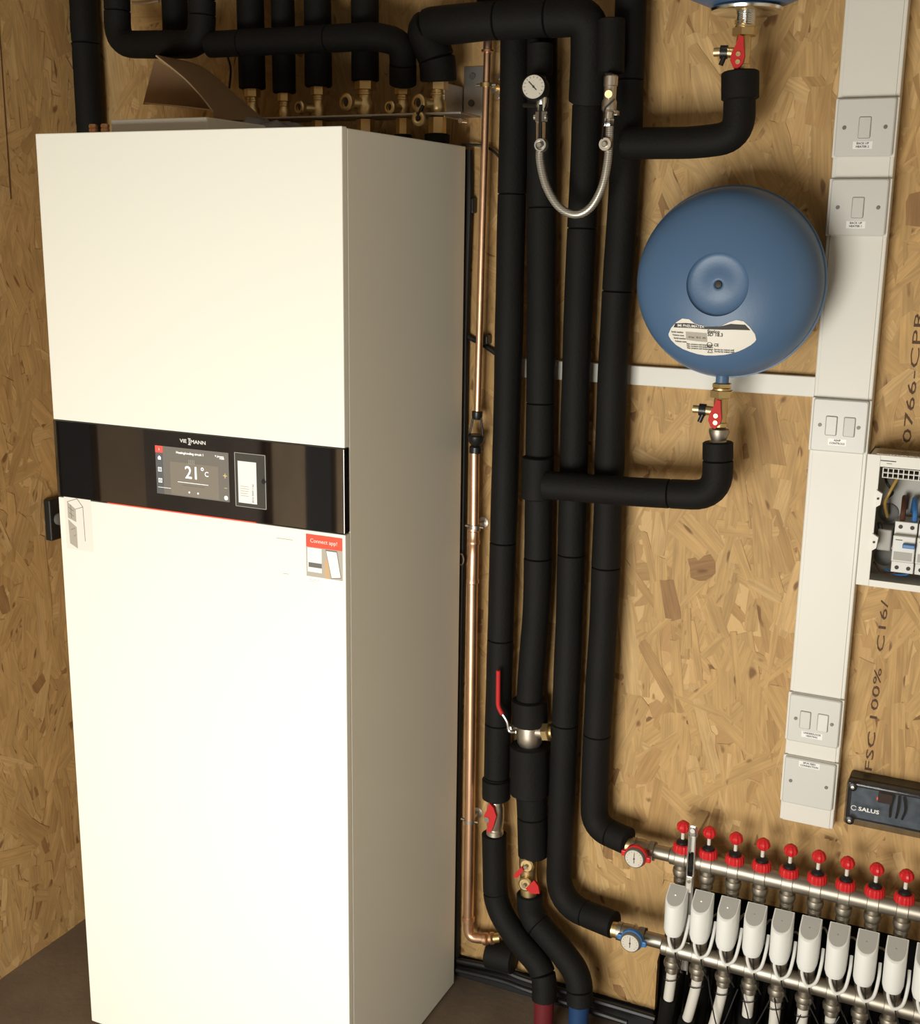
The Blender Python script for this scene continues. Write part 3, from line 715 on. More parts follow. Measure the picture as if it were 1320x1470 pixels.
# brass wall plate right of the clip
g = Q(714, 125, YW-.004); o = thing('wall_bracket', 'dark brass screw bracket on the board right of the copper tube', 'bracket', (g.x, YW, g.z))
B().plate((g.x-.008, YW-.003, g.z-.024), (g.x+.008, YW, g.z+.024), .0075).build('plate', 'brass', o)
B().cyl((g.x, YW-.003, g.z), (g.x, YW-.018, g.z), .005, seg=10).build('boss', 'brass', o)
for s in (-1, 1): screw(o, g.x, YW-.0035, g.z+s*.016, .004, 'steel')

# ------------------------------------------------------------------ brass valve row behind the cabinet top
rail = thing('valve_rail', 'bent steel mounting rail holding the row of brass valves', 'bracket', Q(560, 172, .40))
p0 = Q(395, 181, .385); p1 = Q(668, 163, .385); zr = p1.z
B().box((p0.x-.15, .365, zr-.0016), (p1.x, .45, zr+.0016), .0006).build('shelf', 'steel', rail)
g0 = Q(666, 96, YW-.003); g1 = Q(697, 165, YW-.003)
B().box((g0.x, YW-.004, g1.z-.004), (g1.x, YW, g0.z), .001).build('end_plate', 'steel', rail)
B().box((g0.x-.004, .40, zr-.004), (g0.x-.001, YW, zr+.055), .001).build('gusset', 'steel', rail)
for (px, py) in ((678, 110), (676, 148)):
    g = Q(px, py, YW-.005); screw(rail, g.x, YW-.005, g.z, .0060, 'screw_dark')
g = Q(669, 175, .40); B().cyl((g.x, .375, g.z), (g.x, .395, g.z), .0045, seg=10).build('bolt', 'chrome', rail)
vals = [(362, 128, 18, 0, 'leftmost brass valve on the rail, half hidden by cardboard'), (408, 134, 15, 0, 'second brass valve from the left on the rail, slim body'),
        (457, 125, 18, -1, 'third brass valve from the left on the rail'), (524, 117, 23, -1, 'fourth brass valve on the rail, with the widest hexagonal nut'),
        (578, 124, 17, 1, 'fifth brass valve on the rail, a round cap facing forward'), (628, 117, 22, -1, 'rightmost brass valve on the rail, under the thick arching pipe')]
for px, py, wpx, sd, lab in vals:
    g = Q(px, py, .40); r = M(wpx)/1.05; t = thing('brass_valve', lab, 'valve', (g.x, .40, zr), 'brass valves on the rail')
    r = M(wpx*.60)
    hexn(B(), g+Vector((0, 0, .004)), g-Vector((0, 0, .015)), r*1.12).build('nut', 'brass', t)
    z0 = g.z-.015; Lb = z0-zr
    B().lathe([(r*.72, 0), (r*.72, .004), (r*.80, .005), (r*.80, .008), (r*.72, .009), (r*.72, Lb*.35), (r*.95, Lb*.5), (r*.95, Lb*.8), (r*.7, Lb-.001)], (g.x, .40, z0), (0, 0, -1), 20).build('body', 'brass', t)
    hexn(B(), (g.x, .40, zr-.003), (g.x, .40, zr-.032), r*.95).build('lower_nut', 'brass', t)
    B().cyl((g.x, .40, zr-.032), (g.x, .40, H+.001), r*1.35, seg=18, bev=.002).build('foam_tail', 'foam', t)
    if sd:
        dx = -M(17) if sd < 0 else -M(6)
        hb = Vector((g.x+dx*.6, .385, g.z-M(30)))
        B().cyl((g.x, .40, hb.z), hb+Vector((dx*.3, -.012, 0)), r*.6, seg=16).build('side_port', 'brass', t)
        B().lathe([(r*.75, 0), (r*.92, .002), (r*.92, .009), (r*.75, .011), (r*.5, .011), (r*.5, .006), (0, .006)], hb+Vector((dx*.3, -.010, 0)), (-.25, -1, 0), 18).build('drain_cap', 'brass', t)
        B().lathe([(r*.49, 0), (r*.49, .001), (0, .001)], hb+Vector((dx*.3, -.0165, 0)), (-.25, -1, 0), 12).build('cap_socket', 'ink', t)
# round brass washer tag hanging from the last valve
g = Q(601, 170, .355)
o = thing('hanging_key', 'open round brass key hanging from a black tab in front of the rail', 'key', g)
ri = B(); pts = [g+Vector((math.cos(a)*.0088, 0, math.sin(a)*.0088)) for a in [PI*.62+i*(2*PI*.86)/22 for i in range(23)]]
ri.sweep(pts, .0046, 8); ri.build('ring', 'brass', o)
B().sweep([g+Vector((0, 0, -.002)), g+Vector((.001, .004, .012)), g+Vector((.004, .012, .026))], .0036, 8).build('tab', 'black_plastic', o)

# ------------------------------------------------------------------ filling loop with gauge
YG = .345
fl = thing('filling_loop', 'braided steel filling hose hanging in a U between two small valves', 'hose', Q(822, 310, YG))
pts = spline([Q(775, 206, YG), Q(775, 232, YG), Q(784, 268, YG), Q(802, 297, YG), Q(826, 308, YG), Q(848, 297, YG), Q(865, 265, YG), Q(873, 222, YG), Q(875, 182, YG)], 8)
hs = B().sweep(pts, M(5.6, YG), 14).build('hose', 'hose', fl)
for px, py, ring in ((775, 208, 0), (868, 207, 1)):
    g = Q(px, py, YG-.012); r = M(9.2, YG)
    kb = B().lathe([(0, 0), (r*.9, 0), (r, .003), (r, .011), (r*.92, .013), (r*.55, .013), (r*.55, .009), (0, .009)][::-1] if 0 else [(r*.8, 0), (r, .002), (r, .011), (r*.90, .013), (r*.72, .013), (r*.70, .008 if not ring else .0125), (0, .008 if not ring else .0125)], g+Vector((0, .012, 0)), (0, -1, 0), 18)
    kb.build('knob', 'steel' if not ring else 'nickel_bright', fl)
    B().cyl(g+Vector((0, .004, 0)), g+Vector((0, -.006, 0)), r*.42, seg=12, bev=.001).build('knob_centre', 'nickel', fl)
# left valve
bx = Q(780, 140, YG)
B().cyl(Q(776, 104, .375), Q(779, 142, YG), M(6, YG), seg=12).build('gauge_stem', 'steel', fl)
B().lathe([(M(8), 0), (M(8), .014), (M(6), .018), (M(6), .026)], Q(778, 140, YG), Q(776, 170, YG)-Q(778, 140, YG), 14).build('valve_body', 'chrome', fl)
hexn(B(), Q(776, 160, YG), Q(776, 176, YG), M(9)).build('nut', 'chrome', fl)
B().cyl(Q(767, 168, YG), Q(785, 168, YG), M(4.5), seg=10).build('spindle', 'chrome', fl)
for s in (-4.4, 4.4): B().cyl(Q(776+s, 174, YG), Q(776+s, 202, YG), M(2.3), seg=8).build('handle_arm', 'chrome', fl)
B().cyl(Q(776, 150, YG-.008), Q(775, 200, YG-.008), M(2.6), seg=8).build('strap', 'black_plastic', fl)
B().cyl(Q(752, 151, YG+.02), Q(772, 151, YG), M(3.2), seg=8).build('side_cap', 'black_plastic', fl)
# right valve
a = Q(877, 108, YG); c = Q(873, 170, YG); L = (c-a).length
B().lathe([(M(7.5), 0), (M(9), .002), (M(9), L*.24), (M(8), L*.26), (M(8), L*.55), (M(9.5), L*.62), (M(9.5), L*.8), (M(6.5), L*.86), (M(6.5), L)], a, c-a, 18).build('valve_body', 'nickel_bright', fl)
hexn(B(), Q(873.5, 170, YG), Q(873, 182, YG), M(7)).build('nut', 'chrome', fl)
B().cyl(Q(874, 134, YG), Q(873, 135, YG-.016), M(4.8), seg=14).build('plug', 'brass', fl)
B().box(Q(882, 166, YG)-Vector((0, .006, 0)), Q(888, 159, YG)+Vector((0, .004, 0)), .001).build('spindle', 'chrome', fl)
B().cyl(Q(882, 142, YG-.012), Q(868, 155, YG-.014), .0014, seg=6).build('cord', 'black_plastic', fl)
B().cyl(Q(868, 155, YG-.014), Q(864, 200, YG-.014), .0012, seg=6).build('cord', 'black_plastic', fl)
B().box(Q(870, 112, YG)-Vector((0, .010, 0)), Q(881, 105, YG)+Vector((0, .006, 0)), .002).build('clip', 'black_plastic', fl)
# pressure gauge
gc = Q(766, 125, YG-.02); ga = thing('pressure_gauge', 'round white pressure gauge at the left end of the filling hose', 'gauge', gc)
ax = Vector((.12, -1, .05)).normalized(); r = M(17.5, YG-.02)
B().lathe([(r*.9, -.022), (r, -.020), (r, .002), (r*.93, .004), (r*.9, .002), (0, .002)], gc, ax, 30).build('case', 'black_plastic', ga)
B().lathe([(0, .0024), (r*.88, .0024), (r*.88, .003), (0, .003)], gc, ax, 30).build('dial_face', 'dial', ga)
sx = Vector((0, 0, 1)).cross(ax).normalized()*-1; up = ax.cross(sx)*-1
if up.z < 0: up = -up
if sx.x < 0: sx = -sx
def dialline(parent, c, a0, r0, r1, wd, m='ink', name='tick', off=.0034):
    d = sx*math.cos(a0)+up*math.sin(a0)
    return B().cyl(c+ax*off+d*r0, c+ax*off+d*r1, wd, seg=6).build(name, m, parent)
for k in range(13): dialline(ga, gc, math.radians(225-k*22.5), r*.66, r*.80, .0003)
dialline(ga, gc, math.radians(135), -r*.35, r*.55, .0007, name='needle', off=.004)
B().lathe([(0, 0), (.0018, 0), (.0014, .002), (0, .002)], gc+ax*.003, ax, 10).build('hub', 'ink', ga)

# ------------------------------------------------------------------ ball valves on the tall pipes
# nickel valve with long red handle
g0 = Q(760, 1036, YP-.004); g1 = Q(760, 1072, YP-.004); v = thing('ball_valve', 'nickel ball valve with a long red handle on the second tall pipe', 'valve', g1); L = (g1-g0).length
B().lathe([(M(20), 0), (M(20.5), L*.5), (M(19), L*.8), (M(14), L*1.02)], g0, g1-g0, 24).build('body', 'nickel_bright', v)
B().cyl(Q(770, 1050, YP-.01), Q(785, 1051, YP-.01), M(10), M(11), 18).build('side_port', 'nickel_bright', v)
hexn(B(), Q(781, 1051, YP-.01), Q(790, 1051, YP-.012), M(14.5)).build('port_nut', 'brass', v)
B().cyl(Q(790, 1051, YP-.012), Q(793, 1051, YP-.012), M(9), seg=16).build('port_cap', 'brass', v)
B().cyl(Q(735, 1044, YP-.02), Q(745, 1044, YP-.01), M(5), seg=12).build('stem', 'nickel', v)
hexn(B(), Q(730, 1044, YP-.02), Q(736, 1044, YP-.02), M(5.5)).build('stem_nut', 'chrome', v)
YH = YP-.04
arm = [Q(740, 1051, YH), Q(730, 1051, YH), Q(728, 1036, YH), Q(720, 1024, YH)]
B().sweep(fillet(arm, .008, 4), M(2.2), 8).build('arm', 'chrome', v)
hd = fillet([Q(721, 1026, YH), Q(714.5, 1014, YH), Q(715, 962, YH)], .012, 5)
B().sweep(hd, M(3.4), 10, round_ends=.4).build('handle', 'red_lever', v)
# small valve with red lever
g0 = Q(711, 1148, YP-.006); g1 = Q(710, 1197, YP-.006); v = thing('ball_valve', 'small nickel valve with a short red lever on the tall pipe nearest the cabinet', 'valve', g1); L = (g1-g0).length
B().lathe([(M(11), 0), (M(12), .002), (M(12), L*.12), (M(13.5), L*.2), (M(14), L*.5), (M(13), L*.78), (M(11), L*.86), (M(13.5), L*.88), (M(13.5), L)], g0, g1-g0, 20).build('body', 'nickel_bright', v)
def poly_px(pts, y0, y1):
    return [(Q(x, y, y0).x, Q(x, y, y0).z) for x, y in pts]
yl = YP-.032
B().prism(poly_px([(702, 1153), (708, 1160), (712, 1172), (708, 1186), (704, 1195), (698, 1194), (700, 1182), (694, 1172), (698, 1163)], yl, 0), yl, yl+.006).build('lever', 'red_lever', v)
g = Q(699, 1176, yl); B().cyl(g+Vector((0, .02, 0)), g+Vector((0, -.004, 0)), M(4.5), seg=12).build('lever_screw', 'chrome', v)
# twin cap valve
g0 = Q(757, 1228, YP-.004); g1 = Q(759, 1284, YP-.004); v = thing('ball_valve', 'brass twin-cap valve with red tabs on the second pipe near the floor', 'valve', g1); L = (g1-g0).length
B().lathe([(M(13), 0), (M(14), L*.2), (M(13), L*.5), (M(14), L*.8), (M(13), L)], g0, g1-g0, 20).build('body', 'brass', v)
for px, py in ((754, 1245), (752, 1272)):
    g = Q(px, py, YP-.035); B().lathe([(M(9), 0), (M(11.5), .002), (M(11.5), .012), (M(9), .0145), (M(5.5), .0145), (M(5.5), .012), (0, .012)], g+Vector((0, .018, 0)), (0, -1, .05), 20).build('cap', 'brass', v)
    B().cyl(g+Vector((0, -.002, 0)), g+Vector((0, .004, 0)), M(3), seg=8).build('cap_screw', 'nickel', v)
yl = YP-.040
B().prism(poly_px([(737, 1256), (748, 1245), (751, 1250), (743, 1260), (738, 1260)], yl, 0), yl, yl+.006).build('tab', 'red_lever', v)
B().prism(poly_px([(754, 1276), (766, 1264), (772, 1272), (774, 1283), (762, 1283)], yl, 0), yl, yl+.006).build('tab', 'red_lever', v)

# ------------------------------------------------------------------ blue tank in the middle
TY = .371; tc = Q(1046.5, 406, TY); TR = .1525
prof = [(TR, 0), (TR-.001, .010), (TR-.004, .024), (TR-.012, .041), (TR-.026, .056), (TR-.046, .068), (TR-.072, .077), (.052, .083), (.0495, .0825), (.046, .0775), (.030, .0755), (.014, .0770), (.007, .0770), (.005, .073), (0, .072)]
def dome(x, z):
    rr = math.hypot(x-tc.x, z-tc.z)
    for (r0, d0), (r1, d1) in zip(prof, prof[1:]):
        if r1 <= rr <= r0: return tc.y - (d0 + (d1-d0)*(r0-rr)/(r0-r1)) - .0008
    return tc.y
tank = thing('expansion_tank', 'round blue expansion tank with a white label, on the board by the trunking', 'tank', (tc.x, YW, tc.z))
def smooth_prof(p, n=3):
    pts = spline([Vector((a, b, 0)) for a, b in p], n); return [(max(0, q.x), q.y) for q in pts]
prof = smooth_prof(prof)
prof[-1] = (0, prof[-1][1])
B().lathe(prof, tc, (0, -1, 0), 72).build('front_shell', 'blue_paint', tank, ang=60)
back = [(TR, -.001), (TR-.002, -.016), (TR-.012, -.040), (TR-.040, -.062), (TR-.075, -.075), (.03, -.080), (0, -.081)]
B().lathe(smooth_prof(back)[:-1]+[(0, -.081)], tc, (0, -1, 0), 72).build('rear_shell', 'blue_paint', tank, ang=60)
B().lathe([(TR-.002, -.006), (TR+.0022, -.004), (TR+.0022, .001), (TR-.002, .002)], tc, (0, -1, 0), 72).build('seam', 'blue_paint', tank)
B().cyl((tc.x, tc.y+.078, tc.z), (tc.x, YW, tc.z), .05, seg=24).build('wall_mount', 'steel', tank)
ng = Q(1036, 536, TY); ne = Q(1036, 551, TY)
B().cyl((ne.x, TY, ng.z+.03), ne, M(8.5), seg=20).build('neck', 'blue_paint', tank)
B().lathe([(.0055, 0), (.0055, .0022), (.003, .003), (0, .003)], (tc.x, tc.y-.0755, tc.z), (0, -1, 0), 14).build('valve_pin', 'ink', tank)
# label: strips between a top and a bottom curve, laid on the shell
YLb = .297
tops = [(957, 480), (962, 471), (970, 463), (980, 457), (990, 458), (998, 464), (1010, 468), (1024, 469), (1038, 467), (1048, 462), (1058, 459), (1068, 461), (1076, 469), (1083, 480), (1084, 487)]
bots = [(957, 483), (960, 489), (967, 496), (977, 502), (988, 506), (998, 509), (1010, 511), (1024, 511), (1038, 510), (1048, 508), (1058, 505), (1067, 501), (1076, 496), (1082, 491), (1084, 488)]
def strip_mesh(ft, n=9):
    vs = []; fs = []
    for (a, b_) in ft:
        A = Q(*a, YLb); Bq = Q(*b_, YLb)
        for k in range(n+1):
            p = A.lerp(Bq, k/n); vs.append((p.x, dome(p.x, p.z)-ft_off, p.z))
    m_ = len(ft)
    for i in range(m_-1):
        for k in range(n):
            q = i*(n+1)+k; fs.append((q, q+1, q+n+2, q+n+1))
    return B().poly(vs, fs)
ft_off = 0
lab = strip_mesh(list(zip(tops, bots))).build('label', 'paper', tank, ang=80)
ft_off = .0004
strip_mesh([((969, 464), (966, 470)), ((985, 463.5), (985, 470.5)), ((997, 464.5), (998, 471)), ((1010, 468.5), (1010, 472)), ((1024, 469), (1024, 472.5)), ((1038, 467.5), (1038, 473)), ((1050, 464.5), (1052, 473)), ((1070, 466), (1077, 474))], 3).build('label_band', 'ink', lab)
strip_mesh([((984, 476), (984, 488)), ((1000, 477), (1000, 490)), ((1015, 478), (1015, 491))], 3).build('rating_panel', 'paper_grey', lab)
def ltext(s, size, px, py, m='ink', al='LEFT'):
    g = Q(px, py, YLb); text(s, size, (g.x, 0, g.z), m, lab, align=al, wrap=lambda x, z: dome(x, z)-.0008, bold=.0001)
ltext('IMI PNEUMATEX', .0062, 972, 467, 'paper'); ltext('Statico', .0072, 1016, 475.5); ltext('SD 18.3', .0078, 1016, 480)
for i, yy in enumerate((478, 482, 486, 490)): ltext('Volume nom.' if i % 2 else 'Serial number', .0038, 962+i*1.5, yy-1.5+i*.6, 'ink_grey')
ltext('10 bar  70 C  18 l', .0042, 987, 484, 'ink_grey')
for yy in (494, 497, 500): ltext('Max. pressure and temperature', .0034, 984, yy, 'ink_grey')
ltext('CE', .0065, 1024, 495.5)
g = Q(1018, 495, YLb); pts = [Vector((g.x+.004*math.cos(a), dome(g.x, g.z)-.0008, g.z+.004*math.sin(a))) for a in [i*PI/8 for i in range(17)]]
B().sweep(pts, .0006, 6, cap=False).build('ring_mark', 'ink', lab)
g = Q(1018, 504, YLb); tr = [Vector((g.x+dx, dome(g.x, g.z)-.0008, g.z+dz)) for dx, dz in ((-.004, -.003), (0, .004), (.004, -.003), (-.004, -.003))]
B().sweep(densify(tr, .004), .0004, 6).build('warning_mark', 'ink', lab)
for yy in (502, 505): ltext('Service by trained staff', .0034, 1024, yy, 'ink_grey')

def tank_valve(px, ytop, label, flare=True):
    """brass lockshield valve below a tank; ytop = image row of its top nut"""
    Y = TY; k = M(1, Y)
    g = Q(px, ytop, Y); v = thing('tank_valve', label, 'valve', g-Vector((0, 0, 86*k)))
    def z(p): return Vector((g.x, Y, g.z - p*k*1.03))
    hexn(B(), z(-2), z(4), 13*k).build('nut', 'brass', v)
    B().lathe([(10*k, 0), (12*k, .001), (12*k, 3*k), (10*k, 4*k)], z(4), (0, 0, -1), 20).build('collar', 'brass', v)
    hexn(B(), z(7), z(17), 15.5*k).build('nut', 'brass', v)
    B().lathe([(8.5*k, 0), (9.5*k, 4*k), (9.5*k, 22*k), (8.5*k, 26*k), (8.5*k, 34*k), (10.5*k, 35*k), (10.5*k, 40*k), (9*k, 41*k)], z(16), (0, 0, -1), 22).build('body', 'brass', v)
    if flare: B().lathe([(9*k, 0), (13.5*k, 1.5*k), (13.8*k, 6*k), (11*k, 14*k), (10*k, 16*k), (12*k, 19*k), (12*k, 27*k)], z(57), (0, 0, -1), 22).build('adaptor', 'nickel', v)
    B().cyl(z(36)+Vector((-6*k, 0, 0)), z(34)+Vector((-26*k, -.004, 0)), 6.5*k, seg=14).build('drain_port', 'brass', v)
    B().cyl(z(34.5)+Vector((-19*k, -.003, 0)), z(34.2)+Vector((-28*k, -.004, 0)), 8.3*k, seg=16).build('drain_cap', 'black_plastic', v)
    B().cyl(z(34)+Vector((-28*k, -.004, 0)), z(34)+Vector((-36*k, -.004, 0)), 5.5*k, seg=12).build('drain_nut', 'brass', v)
    B().cyl(z(40)+Vector((-22*k, -.008, 0)), z(50)+Vector((-26*k, -.008, 0)), 3.2*k, seg=10).build('cap_tether', 'black_plastic', v)
    yv = Y-12*k; c = z(0)
    ol = [(-1, 18), (5, 19), (6, 30), (8, 42), (6, 50), (0, 56), (-6, 54), (-10, 46), (-9, 38), (-4, 28)]
    B().prism([(c.x+(x-2)*k, c.z-y_*k*1.03) for x, y_ in ol], yv-.006, yv).build('lever', 'red_lever', v)
    for dy in (39, 48): 
        B().lathe([(0, 0), (3*k, 0), (3*k, .0015), (1.6*k, .0015), (1.6*k, .0008), (0, .0008)], (c.x-2*k, yv-.006, c.z-dy*k*1.03), (0, -1, 0), 14).build('lever_screw', 'brass', v)
    return v
tank_valve(1036, 552, 'brass isolating valve with red lever under the middle blue tank')
tank_valve(1069, 31, 'brass isolating valve with red lever under the upper tank at the top edge', True)

# upper tank: only its underside shows at the top edge
uc = Q(1071, 16, TY); ut = thing('upper_expansion_tank', 'blue expansion tank cut off by the top edge, with a chrome flange', 'tank', (uc.x, YW, uc.z))
zb = uc.z
B().lathe([(.012, .004), (.040, .006), (.062, .010), (.095, .024), (.11, .045), (.112, .10), (.112, .26), (.09, .30), (.03, .315), (0, .318)], (uc.x, TY, zb), (0, 0, 1), 48).build('shell', 'blue_paint', ut, ang=60)
B().lathe([(.012, -.004), (.046, -.004), (.0545, -.001), (.0560, .003), (.0520, .006), (.0440, .0045), (.012, .0045)], (uc.x, TY, zb), (0, 0, 1), 48).build('flange', 'chrome', ut, ang=50)
pr = [(M(12), 0)]
for k in range(6): pr += [(M(12.5), .001+k*.003), (M(11.5), .0025+k*.003)]
B().lathe(pr, (uc.x, TY, zb-.004), (0, 0, -1), 20).build('threaded_neck', 'chrome', ut)
B().box((uc.x-.01, TY+.10, zb+.12), (uc.x+.01, YW, zb+.16)).build('wall_mount', 'steel', ut)

# ------------------------------------------------------------------ trunking and switches
TF = YW-.032
x0 = Q(1213, 0, TF).x; x1 = Q(1304, 0, TF).x; zb = Q(1119, 1175, TF).z
tr_ = thing('vertical_trunking', 'wide white vertical cable trunking running down the board', 'trunking', ((x0+x1)/2, YW, zb))
B().box((x0, TF, zb), (x1, YW, ZC), .002).build('channel', 'plastic_white', tr_)
B().box((x0+.006, TF-.0015, zb+.0005), (x1-.006, TF, ZC), .0006).build('lid', 'plastic_white', tr_)
hz0 = Q(900, 552, YW-.016).z; hz1 = Q(900, 524.5, YW-.016).z; xa = Q(749, 530, YW-.016).x
mt = thing('mini_trunking', 'slim white horizontal trunking passing behind the black pipes', 'trunking', (xa, YW, hz0))
B().box((xa, YW-.016, hz0), (x0, YW, hz1), .0015).build('channel', 'plastic_white', mt)
xc = (x0+x1)/2; PW = .0880
def plate(pyc, label, rockers, lines, nm='switch_plate', cat='switch', lz=None):
    z = Q(1240 - (pyc-180)*.08, pyc, TF-.012).z
    t = thing(nm, label, cat, (xc, TF, z))
    B().box((x0-.001, TF-.006, z-PW/2-.001), (x1+.001, TF-.0016, z+PW/2+.001), .0015).build('back_box', 'plastic_white', t)
    yf = TF-.013
    B().plate((xc-PW/2, yf, z-PW/2), (xc+PW/2, TF-.006, z+PW/2), .0035, .0018).build('face_plate', 'plate_white', t)
    for s in (-1, 1): screw(t, xc+s*.031, yf, z, .0030, 'screw_dark')
    for dx in rockers:
        ty = 1 if dx <= 0 and len(rockers) == 2 else 0
        B().plate((xc+dx-.0095, yf-.0004, z-.0165), (xc+dx+.0095, yf+.001, z+.0165), .0025, .0002).build('rocker_frame', 'ink_grey', t)
        f_ = B().plate((xc+dx-.0088, yf-.0026, z-.0158), (xc+dx+.0088, yf+.001, z+.0158), .002, .0010)
        if not ty: # rocker leans
            for v_ in f_.bm.verts:
                if v_.co.y < yf-.001: v_.co.y += (v_.co.z-z)*.06
        o = f_.build('fuse_carrier' if ty else 'rocker', 'plate_white', t)
    lz_ = z-.0265 if lz is None else z+lz
    hw = .0016*max(map(len, lines))+.002
    B().box((xc-.001-hw, yf-.0004, lz_-.0058), (xc-.001+hw, yf+.0002, lz_+.0055)).build('label', 'sticker_white', t)
    for i, s_ in enumerate(lines):
        text(s_, .0046, (xc-.001, yf-.0006, lz_+.0024-.0050*i), 'ink', t, bold=.00008)
    return t
plate(183, 'topmost white switch plate on the trunking, one rocker, small label below it', (0,), ('BACK UP', 'HEATER 2'))
plate(298, 'white one-rocker switch plate beside the top of the blue tank', (0,), ('BACK UP', 'HEATER 1'))
plate(612, 'white fused switch plate at the trunking junction left of the fuse box', (-.0125, .0165), ('ASHP', 'CONTROLS'))
plate(1036, 'white fused switch plate in the lower trunking, above the blank plate', (-.0145, .0155), ('UNDERFLOOR', 'HEATING'))
plate(1126, 'blank white cover plate at the foot of the trunking', (), ('SPUR FEED', 'CONNECTION'), 'blank_plate', 'cover plate', lz=.036)

# ------------------------------------------------------------------ consumer unit
CF = .400; cx0 = Q(1246, 650, CF).x; cz1 = Q(1246, 652, CF).z; cz0 = Q(1233, 838, CF).z; cx1 = cx0+.30
cu_ = thing('fuse_box', 'white open-fronted fuse box with breakers at the right edge', 'fuse box', (cx0, YW, cz0))
fl_, ft2, fb_ = .0155, .016, .016
bb = B()
bb.box((cx0, YW-.012, cz0), (cx1, YW-.004, cz1))
bb.box((cx0, CF, cz0), (cx0+.004, YW-.004, cz1), .001); bb.box((cx1-.004, CF, cz0), (cx1, YW-.004, cz1), .001)
bb.box((cx0, CF, cz1-.004), (cx1, YW-.004, cz1), .001); bb.box((cx0, CF, cz0), (cx1, YW-.004, cz0+.004), .001)
bb.build('housing', 'plastic_white', cu_)
bb = B()
bb.box((cx0-.001, CF-.003, cz0-.001), (cx0+.020, CF-.0005, cz1+.001), .0008); bb.box((cx1-.020, CF-.003, cz0-.001), (cx1+.001, CF-.0005, cz1+.001), .0008)
bb.box((cx0+.020, CF-.003, cz1-.018), (cx1-.020, CF-.0005, cz1+.001), .0002); bb.box((cx0+.020, CF-.003, cz0-.001), (cx1-.020, CF-.0005, cz0+.010), .0002)
bb.build('front_frame', 'plastic_white', cu_)
for zz in (cz0+.075, cz0+.148):
    t_ = B().prism([(cx0+.018, zz-.016), (cx0+.026, zz-.010), (cx0+.028, zz+.008), (cx0+.018, zz+.014)], CF-.006, CF+.004).build('fixing_tab', 'plastic_white', cu_)
    B().lathe([(0, 0), (.002, 0), (.002, .001), (0, .001)], (cx0+.022, CF-.006, zz), (0, -1, 0), 10).build('hole', 'ink', cu_)
B().box((cx0+.020, CF-.0038, cz1-.0085), (cx0+.044, CF-.003, cz1-.0073)).build('print_line', 'ink', cu_)
B().box((cx0+.030, CF-.0038, cz1-.0125), (cx0+.038, CF-.003, cz1-.0118)).build('print_line', 'ink_grey', cu_)
B().box((cx0+.005, YW-.014, cz0+.005), (cx1-.005, YW-.0125, cz1-.005)).build('back_plate', 'grey_light', cu_)
for k in range(3): B().lathe([(.016, 0), (.016, .002), (.012, .003), (0, .003)], (cx0+.034+.0*k, YW-.015, cz0+.035+.038*k), (0, -1, 0), 20).build('knockout', 'grey_plastic', cu_)
# terminal comb
co = B(); cz = cz1-.0205
gx0 = cx0+.024; n = 16; pw = .0079
co.box((gx0, CF+.004, cz-.0165), (gx0+n*pw+.001, CF+.020, cz-.0155)); co.box((gx0, CF+.004, cz-.0088), (gx0+n*pw+.001, CF+.020, cz-.0075)); co.box((gx0, CF+.004, cz-.001), (gx0+n*pw+.001, CF+.020, cz))
for i in range(n+1): co.box((gx0+i*pw, CF+.0035, cz-.0165), (gx0+i*pw+.0014, CF+.020, cz))
co.build('terminal_comb', 'plastic_white', cu_)
B().box((gx0, CF+.016, cz-.0165), (gx0+n*pw, CF+.021, cz)).build('comb_back', 'ink', cu_)
# breakers
bz = cz0+.066; bh = .086; byf = CF+.006
for i, nmods in enumerate((2, 1, 1, 1)):
    bx0 = cx0+.050+(0, .037, .055, .073)[i]; bw = .0178*nmods
    k = B(); k.box((bx0, byf+.010, bz-bh/2), (bx0+bw-.0006, YW-.020, bz+bh/2), .001)
    k.box((bx0, byf-.002, bz-.022), (bx0+bw-.0006, byf+.012, bz+.022), .0015)
    br = k.build('breaker', 'plate_white', cu_)
    if nmods == 2: br['label'] = 'two-module breaker with a blue lever'
    for j in range(nmods):
        for s in (-1, 1):
            B().lathe([(0, 0), (.0034, 0), (.0034, .0008), (0, .0008)], (bx0+.009+.018*j, byf+.010, bz+s*.0345), (0, -1, 0), 12).build('terminal_screw', 'ink', br)
    B().box((bx0+bw*.45, byf-.012, bz+.004), (bx0+bw*.45+.013*(nmods > 1)+.006, byf-.001, bz+.0105), .001).build('toggle', 'blue_plastic' if i == 0 else 'plastic_white', br)
    B().box((bx0+.003, byf-.0026, bz-.019), (bx0+bw-.004, byf-.002, bz-.005)).build('rating_window', 'grey_light', br)
    B().box((bx0+.004, byf-.0028, bz+.0145), (bx0+.004+bw*.3, byf-.002, bz+.0155)).build('print_line', 'ink', br)
    B().box((bx0, byf+.008, bz-.0245), (bx0+bw-.0006, byf+.0105, bz-.0235)).build('print_line', 'ink_grey', br)
B().box((cx0+.052, YW-.05, bz-.0175), (cx1-.02, YW-.044, bz+.0175)).build('din_rail', 'steel', cu_)
B().box((cx0+.024, CF+.02, bz-.010), (cx0+.046, YW-.016, bz+.026), .002).build('terminal_block', 'grey_light', cu_)
def wire(pts, r, m, nm='wire'): B().sweep(spline(pts, 14), r, 8).build(nm, m, cu_)
tz = bz+bh/2
wire([(cx0+.060, byf+.022, tz-.006), (cx0+.060, byf+.020, tz+.018), (cx0+.058, byf+.045, tz+.034), (cx0+.058, YW-.02, tz+.010)], .0042, 'wire_brown')
wire([(cx0+.0785, byf+.022, tz-.006), (cx0+.0785, byf+.018, tz+.016), (cx0+.074, byf+.045, tz+.032), (cx0+.072, YW-.02, tz+.008)], .0042, 'wire_blue')
